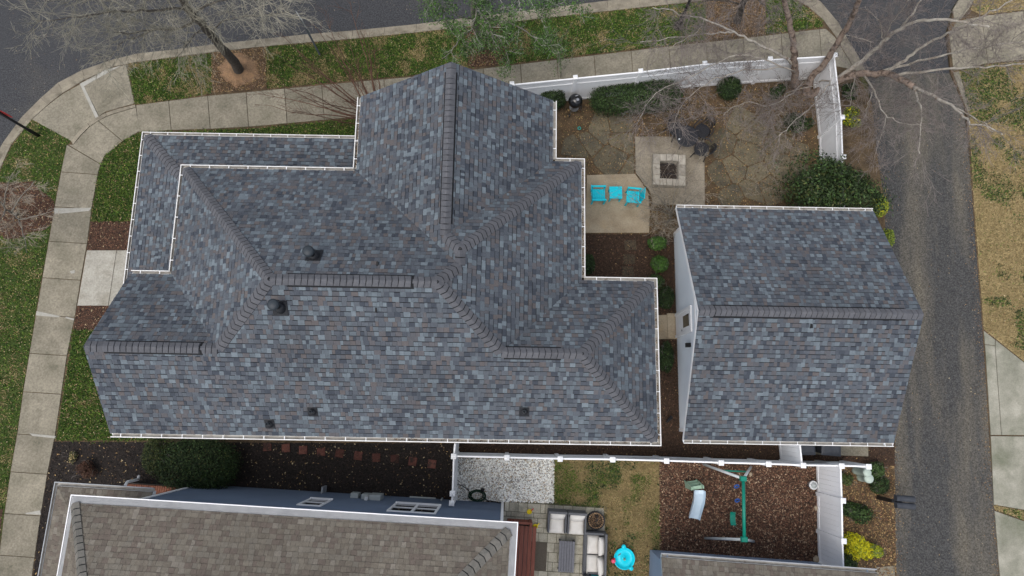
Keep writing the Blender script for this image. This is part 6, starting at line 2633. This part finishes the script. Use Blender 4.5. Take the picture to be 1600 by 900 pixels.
# ---- big river birch at the fence corner
t = empty('river_birch')
tag(t, 'large multi-stemmed bare birch spreading over fence corner and alley', 'tree')
mb, mlo = MB(), MB()
S = []
BL = [
    (0, [(1244, 146, -.1), (1243, 122, .8), (1241, 92, 1.9), (1238, 58, 3.1), (1231, 25, 4.3), (1220, -25, 6.0), (1212, -70, 7.4)], .135, .05),
    (0, [(1258, 148, -.1), (1268, 122, .7), (1290, 95, 1.7), (1312, 60, 2.9), (1331, 28, 4.0), (1347, -12, 5.4), (1360, -60, 6.8)], .13, .05),
    (0, [(1262, 150, -.1), (1292, 135, .6), (1330, 118, 1.5), (1362, 116, 2.2), (1395, 118, 2.9), (1428, 136, 3.7)], .14, .075),
    (1, [(1300, 130, .8), (1338, 102, 1.8), (1362, 82, 2.6), (1385, 60, 3.4), (1410, 42, 4.2), (1442, 33, 5.0), (1480, 31, 5.7), (1520, 36, 6.2), (1545, 42, 6.5)], .085, .02),
    (1, [(1408, 43, 4.1), (1420, 28, 4.7), (1436, 6, 5.4), (1450, -20, 6)], .045, .012),
    (1, [(1380, 115, 2.5), (1412, 95, 3.2), (1440, 74, 3.9), (1480, 52, 4.8), (1520, 34, 5.5), (1560, 12, 6.2), (1600, -12, 7)], .06, .012),
    (1, [(1362, 116, 2.2), (1420, 100, 3.2), (1470, 88, 4.0), (1520, 76, 4.8), (1575, 68, 5.4), (1640, 60, 6)], .045, .01),
    (1, [(1395, 118, 2.9), (1440, 112, 3.6), (1490, 107, 4.4), (1540, 104, 5.0), (1600, 100, 5.8), (1650, 90, 6.4)], .05, .01),
    (1, [(1428, 136, 3.7), (1452, 146, 4.2), (1480, 160, 4.8), (1502, 178, 5.3), (1518, 194, 5.7), (1540, 196, 6.0), (1566, 210, 6.4)], .055, .012),
    (1, [(1490, 168, 5.0), (1515, 180, 5.5), (1535, 192, 5.9), (1552, 205, 6.2)], .02, .006),
    (1, [(1428, 138, 3.7), (1434, 158, 4.1), (1440, 178, 4.6), (1439, 205, 5.1), (1437, 240, 5.6)], .032, .008),
    (1, [(1350, 117, 1.9), (1364, 135, 2.6), (1372, 160, 3.2), (1384, 180, 3.7), (1405, 191, 4.2), (1440, 196, 4.8)], .035, .008),
    (1, [(1364, 140, 2.6), (1357, 160, 3.1), (1352, 182, 3.6)], .014, .004),
    (1, [(1385, 182, 3.7), (1380, 205, 4.1), (1372, 225, 4.5)], .014, .004),
    (1, [(1242, 100, 1.6), (1215, 84, 2.5), (1177, 65, 3.4), (1146, 50, 4.0), (1104, 32, 4.8), (1062, 20, 5.4), (1020, 12, 6)], .05, .01),
    (1, [(1146, 50, 4.0), (1125, 52, 4.4), (1095, 53, 4.8), (1060, 58, 5.2), (1000, 66, 5.8)], .028, .006),
    (1, [(1100, 31, 4.8), (1094, 42, 5), (1085, 52, 5.2), (1052, 72, 5.6)], .016, .005),
    (1, [(1280, 128, .9), (1297, 127, 1.6), (1282, 150, 2.2), (1262, 172, 2.7), (1240, 190, 3.1), (1217, 212, 3.5)], .03, .006),
    (1, [(1242, 112, 1.4), (1190, 92, 2.6), (1150, 86, 3.2), (1107, 106, 3.6), (1065, 126, 4.0), (1032, 140, 4.3), (1010, 165, 4.6), (998, 190, 4.8)], .026, .005),
    (1, [(1225, 105, 1.9), (1160, 112, 2.8), (1120, 122, 3.2), (1095, 138, 3.5), (1072, 155, 3.7), (1058, 178, 3.9), (1052, 200, 4.1)], .022, .005),
    (1, [(1255, 128, .9), (1232, 150, 1.8), (1200, 165, 2.6), (1165, 160, 3.2), (1130, 180, 3.7)], .022, .005),
    (1, [(1380, 60, 3.4), (1376, 42, 3.9), (1368, 25, 4.3), (1352, 10, 4.8)], .016, .005),
    (1, [(1381, 58, 3.4), (1392, 38, 4.0), (1408, 18, 4.7), (1420, 0, 5.3)], .016, .005),
    (1, [(1310, 56, 3.0), (1340, 58, 3.4), (1362, 66, 3.6)], .012, .004),
    (1, [(1310, 130, 1.0), (1334, 112, 1.5), (1330, 150, 2.2), (1328, 165, 2.5)], .014, .006),
    (1, [(1275, 135, .8), (1230, 145, 1.6), (1226, 160, 1.9), (1200, 175, 2.2)], .014, .004),
]
bpaths = []
for lo_, pts, r0, r1 in BL:
    bpaths.append((limb(mlo if lo_ == 0 else mb, WP(pts), r0 * 1.15, r1 * 1.3, jit=.022, sides= 9 if r0 > .05 else 6), lo_, r0))
mlo.build('trunk', A['bark_birch_lo'], t, True)
mb.build('limbs', A['bark_birch'], t, True)
for pth, lo_, r0 in bpaths:
    L_ = float(sum(np.linalg.norm(pth[i + 1] - pth[i]) for i in range(len(pth) - 1)))
    along_twigs(S, pth, int(L_ * (4.2 if lo_ else 2.4)) + 2, 1.0, .009, 2, .12 if lo_ else .45, 5, .02, 0, 1.05, wander=.26)
seg_mesh('crown', S, A['twig_mauve'], t)

# ---- small pale tree, left edge
t = empty('bare_tree')
tag(t, 'small pale bare tree in the round mulch bed at the left edge', 'tree', 'bare street trees')
mb = MB()
S = []
lp_ = [[(26, 334, -.05), (24, 336, .5), (15, 330, 1.2), (-5, 312, 2.0), (-30, 290, 3)], [(20, 332, .9), (30, 342, 1.5), (52, 338, 2.0), (85, 328, 2.6)], [(30, 342, 1.4), (36, 365, 2.0), (42, 395, 2.5)], [(10, 328, 1.4), (0, 345, 2), (-20, 360, 2.6)], [(18, 330, 1.2), (35, 305, 1.9), (55, 282, 2.6)], [(5, 322, 1.6), (10, 295, 2.3), (20, 270, 3)]]
pp = [limb(mb, WP(q), .03 if i else .06, .006, 6) for i, q in enumerate(lp_)]
mb.build('trunk', A['bark_grey'], t, True)
for q in pp:
    along_twigs(S, q, 11, .6, .007, 2, .15, 4)
seg_mesh('crown', S, A['twig_pale'], t)

# ---- crape myrtle with many stems beside the porch
t = empty('crape_myrtle')
tag(t, 'bare red-brown many stemmed shrub beside the porch roof', 'shrub')
mb = MB()
S = []
tips = [(400, 145), (416, 164), (430, 128), (442, 137), (445, 100), (437, 50), (462, 75), (480, 100), (490, 38), (512, 38), (520, 70), (535, 95), (547, 15), (562, 45), (575, 60), (585, 85), (590, 120), (500, 130), (470, 150), (455, 172), (540, 55), (556, 100)]
b0 = np.array(W(607, 208))
for i, (a, b_) in enumerate(tips):
    zt_ = rng.uniform(2.3, 3.2)
    tip = np.array(W(a, b_, zt_))
    st_ = b0 + np.array([rng.uniform(-.35, .1), rng.uniform(-.15, .35), 0])
    mid = st_ * .55 + tip * .45
    mid[2] = zt_ * .52
    md = st_ * .85 + tip * .15
    md[2] = zt_ * .25
    pth = smooth_path([st_, md + rv(.03), mid + rv(.06), (mid + tip) / 2 + rv(.06), tip], 4, .012)
    rad = [.032 * (1 - .80 * k / (len(pth) - 1)) for k in range(len(pth))]
    mb.tube(pth, rad, 6)
    along_twigs(S, pth, 9, .6, .007, 1, .25, 3, 0, .1, .5, rmin=.004)
mb.build('stems', A['twig_red'], t, True)
seg_mesh('crown', S, A['twig_red'], t)

# ---- pale bare shrub beside the garage corner
t = empty('bare_shrub')
tag(t, 'pale leafless shrub reaching over the concrete pads beside the garage', 'shrub')
mb = MB()
S = []
b0 = np.array(W(1050, 338))
for (a, b_) in ((968, 238), (985, 300), (1002, 262), (1030, 262), (1060, 255), (1088, 292), (1096, 238), (1000, 330), (1012, 352), (1095, 300), (965, 292), (1022, 300), (1035, 360), (1075, 270)):
    z_ = rng.uniform(1.0, 1.9)
    tip = np.array(W(a, b_, z_))
    mid = (b0 + tip) / 2 + rv(.08)
    mid[2] = z_ * .6
    pth = smooth_path([b0 + np.array([rng.uniform(-.12, .12), rng.uniform(-.12, .12), 0]), mid, tip], 5, .02)
    mb.tube(pth, [.016 * (1 - .75 * k / (len(pth) - 1)) for k in range(len(pth))], 5)
    along_twigs(S, pth, 9, .5, .006, 2, .25, 3, 0, 0, .9, rmin=.003)
mb.build('stems', A['bark_grey'], t, True)
seg_mesh('crown', S, A['twig_pale'], t)


# ---- shrubs
def shrub(name, label, q, rx, ry, h, mats, wts, n, leaf, group=None, boxy=2.2, fill=.75, zc=None, lump=.16, deep=.13, rough=.05, seed=0, cat='shrub', rz=0.0, clumps=0):
    if lump >= .3 and not clumps:
        clumps = 7
    """q: px of the crown's middle at half height; rx, ry in metres"""
    c = np.array(W(q[0], q[1], h * .55))
    t = empty(name, (c[0], c[1], 0))
    tag(t, label, cat, group)
    r = np.random.default_rng(abs(hash((q[0], q[1]))) % 99999)
    # points on a lumpy super-ellipsoid, mostly near its skin
    u = r.normal(size=(n, 3))
    u[:, 2] = np.where(u[:, 2] < -.6, -u[:, 2], u[:, 2])
    u /= np.linalg.norm(u, axis=1, keepdims=True)
    k = (np.abs(u[:, 0]) ** boxy + np.abs(u[:, 1]) ** boxy + np.abs(u[:, 2]) ** boxy) ** (-1 / boxy)
    cl = r.normal(size=(26, 3))
    cl /= np.linalg.norm(cl, axis=1, keepdims=True)
    amp = r.uniform(-1, 1, 26)
    lum = (np.exp(-((u[:, None] - cl[None]) ** 2).sum(2) * 7) * amp[None]).sum(1)
    depth = 1 - np.abs(r.normal(size=n)) * deep
    rad = k * (1 + lump * lum) * depth * (1 + r.normal(size=n) * rough)
    if clumps:
        # several uneven boughs instead of one dome
        ca = r.uniform(0, 2 * np.pi, clumps)
        cr_ = np.sqrt(r.uniform(.05, 1, clumps)) * .58
        cc = np.column_stack([np.cos(ca) * cr_ * rx, np.sin(ca) * cr_ * ry, (r.uniform(.30, .62, clumps) - .12 * cr_) * h])
        cs_ = r.uniform(.34, .58, clumps)
        w_ = r.integers(0, clumps, n)
        P = u * (rad * cs_[w_])[:, None] * np.array([rx, ry, h * .62]) + cc[w_]
    else:
        P = u * rad[:, None] * np.array([rx, ry, h * .5]) + np.array([0, 0, h * .5])
    P[:, 2] = np.maximum(P[:, 2], .04)
    if rz:
        cs, sn = math.cos(rz), math.sin(rz)
        P[:, :2] = P[:, :2] @ np.array([[cs, sn], [-sn, cs]])
    N = u + r.normal(size=(n, 3)) * .55
    N[:, 2] += .35
    s = r.uniform(leaf[0], leaf[1], n)
    V = leaf_faces(P, N, s, s * .6)
    fast_mesh('crown', V, 4, mats, r.choice(len(mats), n, p=wts), t)
    mb = MB()
    S = []
    for kk in range(7):
        a = rng.uniform(0, 6.28)
        e = np.array([math.cos(a) * rx * .65, math.sin(a) * ry * .65, h * rng.uniform(.6, .9)])
        mb.tube([(math.cos(a) * .04, math.sin(a) * .04, -.05), tuple(e * .45 + rv(.02)), tuple(e)], [.02, .014, .006], 5)
        twig(S, e, e, .2, .006, 1, 3)
    mb.build('stems', A['bark_dark'], t)
    seg_mesh('twigs', S, A['twig_mauve'], t)
    return t


D2 = ([A['lf_dark'], A['lf_mid']], [.85, .15])
shrub('clipped_bush', 'big rounded dark green bush between the two houses', (310, 727), 1.32, .88, 1.35, [A['lf_dark'], A['lf_mid'], A['lf_olive']], [.82, .12, .06], 16000, (.022, .042), lump=.08, boxy=2.5)
shrub('olive_bush', 'olive green bush pressed against the big dark bush', (248, 712), .50, .68, 1.1, [A['lf_olive'], A['lf_dark']], [.5, .5], 4500, (.022, .04))
shrub('russet_shrub', 'small russet shrub in the dark mulch by the brown roof', (138, 733), .42, .36, .6, [A['lf_red'], A['chip_brown']], [.7, .3], 1500, (.02, .036), lump=.3)
shrub('grass_tuft', 'pale dry grass tuft in the dark mulch near sidewalk', (113, 713), .18, .25, .3, [A['g_tan'], A['lf_olive']], [.45, .55], 350, (.015, .035), cat='plant', lump=.3)
shrub('clipped_hedge', 'long clipped dark hedge in front of the white fence', (994, 153), 1.68, .55, 1.15, [A['lf_dark'], A['lf_mid']], [.7, .3], 15000, (.022, .042), boxy=4, lump=.07, rz=.11, cat='hedge')
shrub('round_shrub', 'round dark shrub alone by the fence under the birch', (1140, 138), .45, .43, .85, *D2, 4500, (.022, .04), lump=.09)
shrub('corner_bush', 'dark bush at the house corner next to the grill', (862, 155), .52, .42, .95, *D2, 4000, (.022, .045))
shrub('evergreen_bush', 'large dark evergreen bush overhanging the garage gutter', (1306, 293), 1.85, 1.22, 3.1, [A['lf_dark'], A['lf_mid'], A['lf_olive']], [.66, .24, .10], 15000, (.03, .07), lump=.5, boxy=2.2, deep=.2, rough=.07, clumps=13)
shrub('lime_shrub', 'lime green shrub peeping out at the garage upper corner', (1374, 322), .22, .38, .9, [A['lf_lime'], A['lf_yellow']], [.8, .2], 1600, (.02, .045))
shrub('lime_shrub', 'narrow lime shrub along the garage rake by the alley', (1386, 372), .14, .36, .9, [A['lf_lime'], A['lf_mid']], [.75, .25], 1000, (.02, .045))
SG = 'small bright shrubs beside the garage'
shrub('small_shrub', 'uppermost small bright green shrub below the tan pad', (1028, 380), .36, .25, .55, [A['lf_bright'], A['lf_mid']], [.6, .4], 2200, (.02, .04), SG)
shrub('small_shrub', 'middle small bright green shrub left of the garage wall', (1031, 412), .33, .30, .55, [A['lf_bright'], A['lf_mid']], [.6, .4], 2200, (.02, .04), SG)
shrub('small_shrub', 'lowest small bright shrub half under the house gutter corner', (1025, 440), .28, .30, .5, [A['lf_mid'], A['lf_dark']], [.6, .4], 1600, (.02, .04), SG)
shrub('dark_shrub', 'dark shrub above the side walkway near the garage door', (1041, 465), .26, .42, .6, *D2, 2200, (.02, .04))
shrub('dark_shrub', 'dark shrub below the side walkway under the wall lamp', (1041, 558), .26, .55, .6, *D2, 2600, (.02, .04))
shrub('dark_shrub', 'dark shrub tucked under the house eave by brown stepping stones', (919, 412), .26, .36, .7, *D2, 1700, (.025, .045))
shrub('dark_shrub', 'dark low shrub under the birch trunks inside the fence', (1252, 190), .58, .5, .75, *D2, 2600, (.025, .05), lump=.35)
shrub('dark_shrub', 'dark low shrub left of the birch trunks along the fence', (1218, 142), .42, .32, .6, *D2, 1600, (.025, .05), lump=.35)
shrub('yellow_green_shrub', 'yellow green shrub outside the fence beside the alley', (1336, 182), .46, .42, .85, [A['lf_lime'], A['lf_olive'], A['lf_yellow']], [.42, .42, .16], 1500, (.03, .06), lump=.4)
shrub('dark_shrub', 'dark green shrub outside the fence just above yellow green one', (1330, 142), .36, .42, .6, *D2, 1600, (.025, .05), lump=.3)
shrub('bed_shrub', 'olive shrub behind the gate fence corner by the pedestals', (1321, 745), .32, .32, .5, [A['lf_olive'], A['lf_mid']], [.6, .4], 1700, (.02, .04), lump=.3)
shrub('bed_shrub', 'green shrub right of the fence end post', (1368, 735), .28, .28, .6, [A['lf_mid'], A['lf_dark']], [.7, .3], 1700, (.02, .04))
shrub('bed_shrub', 'dark green shrub just above the twin mailboxes', (1374, 757), .32, .32, .55, *D2, 1900, (.02, .04))
shrub('bed_shrub', 'green spreading shrub in the middle of the leafy bed', (1345, 803), .66, .44, .55, [A['lf_mid'], A['lf_dark']], [.5, .5], 2300, (.025, .05), lump=.35)
shrub('yellow_shrub', 'bright yellow shrub with lime patch at the bottom of bed', (1346, 862), .60, .64, .85, [A['lf_yellow'], A['lf_lime']], [.82, .18], 4600, (.025, .05), lump=.3)
shrub('lime_shrub', 'lime green shrub growing against the bright yellow shrub', (1367, 860), .24, .22, .55, [A['lf_lime'], A['lf_yellow']], [.8, .2], 1100, (.02, .045))
shrub('dark_shrub', 'dark shrub between gate fence and yellow shrub', (1326, 880), .28, .35, .5, *D2, 1200, (.025, .05))

# climbing sapling by the sidewalk
t = empty('leafy_sapling', W(876, 122, 0))
tag(t, 'thin leafy green sapling at the fence beside the sidewalk', 'plant')
S = []
for k in range(5):
    twig(S, np.array([0, 0, 0.0]), np.array([rng.uniform(-.2, .2), rng.uniform(.05, .45), 1]), 1.9, .010, 1, 5)
seg_mesh('stems', S, A['twig_olive'], t)
E_ = np.array(S)[:, 3:6]
C = np.repeat(E_, 3, axis=0) + nrg.normal(size=(len(E_) * 3, 3)) * .09
k = len(C)
fast_mesh('crown', leaf_faces(C, rand_up(k, .8), nrg.uniform(.02, .045, k), nrg.uniform(.014, .026, k)), 4, [A['lf_mid'], A['lf_bright']], nrg.choice(2, k), t)
# dry perennial stalks by the yard fence
t = empty('dry_perennials', W(1210, 230, 0))
tag(t, 'tangle of dry tan stalks on the yard soil under the birch', 'plant', None, 'stuff')
S = []
base = W2(1210, 230)
for q in sample([px([(1120, 160), (1200, 150), (1240, 175), (1255, 240), (1230, 300), (1150, 310), (1190, 250)])], 260):
    twig(S, np.array([q[0] - base[0], q[1] - base[1], .01]), np.array([rng.gauss(0, .9), rng.gauss(0, .9), .5]), rng.uniform(.2, .5), .005, 1, 3)
for q in sample([px([(1010, 330), (1050, 325), (1055, 375), (1020, 372)])], 120):
    twig(S, np.array([q[0] - base[0], q[1] - base[1], .01]), np.array([rng.gauss(0, .9), rng.gauss(0, .9), .5]), rng.uniform(.2, .5), .005, 1, 3)
seg_mesh('stalks', S, A['twig_pale'], t)

# ------------------------------------------------------------------ put each big thing's origin at its own base


def recentre(o, loc):
    o.location = loc
    inv = Matrix.Translation(Vector(loc)).inverted()
    for ch in o.children:
        ch.matrix_parent_inverse = inv


recentre(house, (-3, 3, 0))
recentre(garage, (9, 3, 0))
recentre(nhouse, (*NP(NL / 2, ND / 2), 0))
recentre(ng, (*SP(SL / 2, 3), 0))
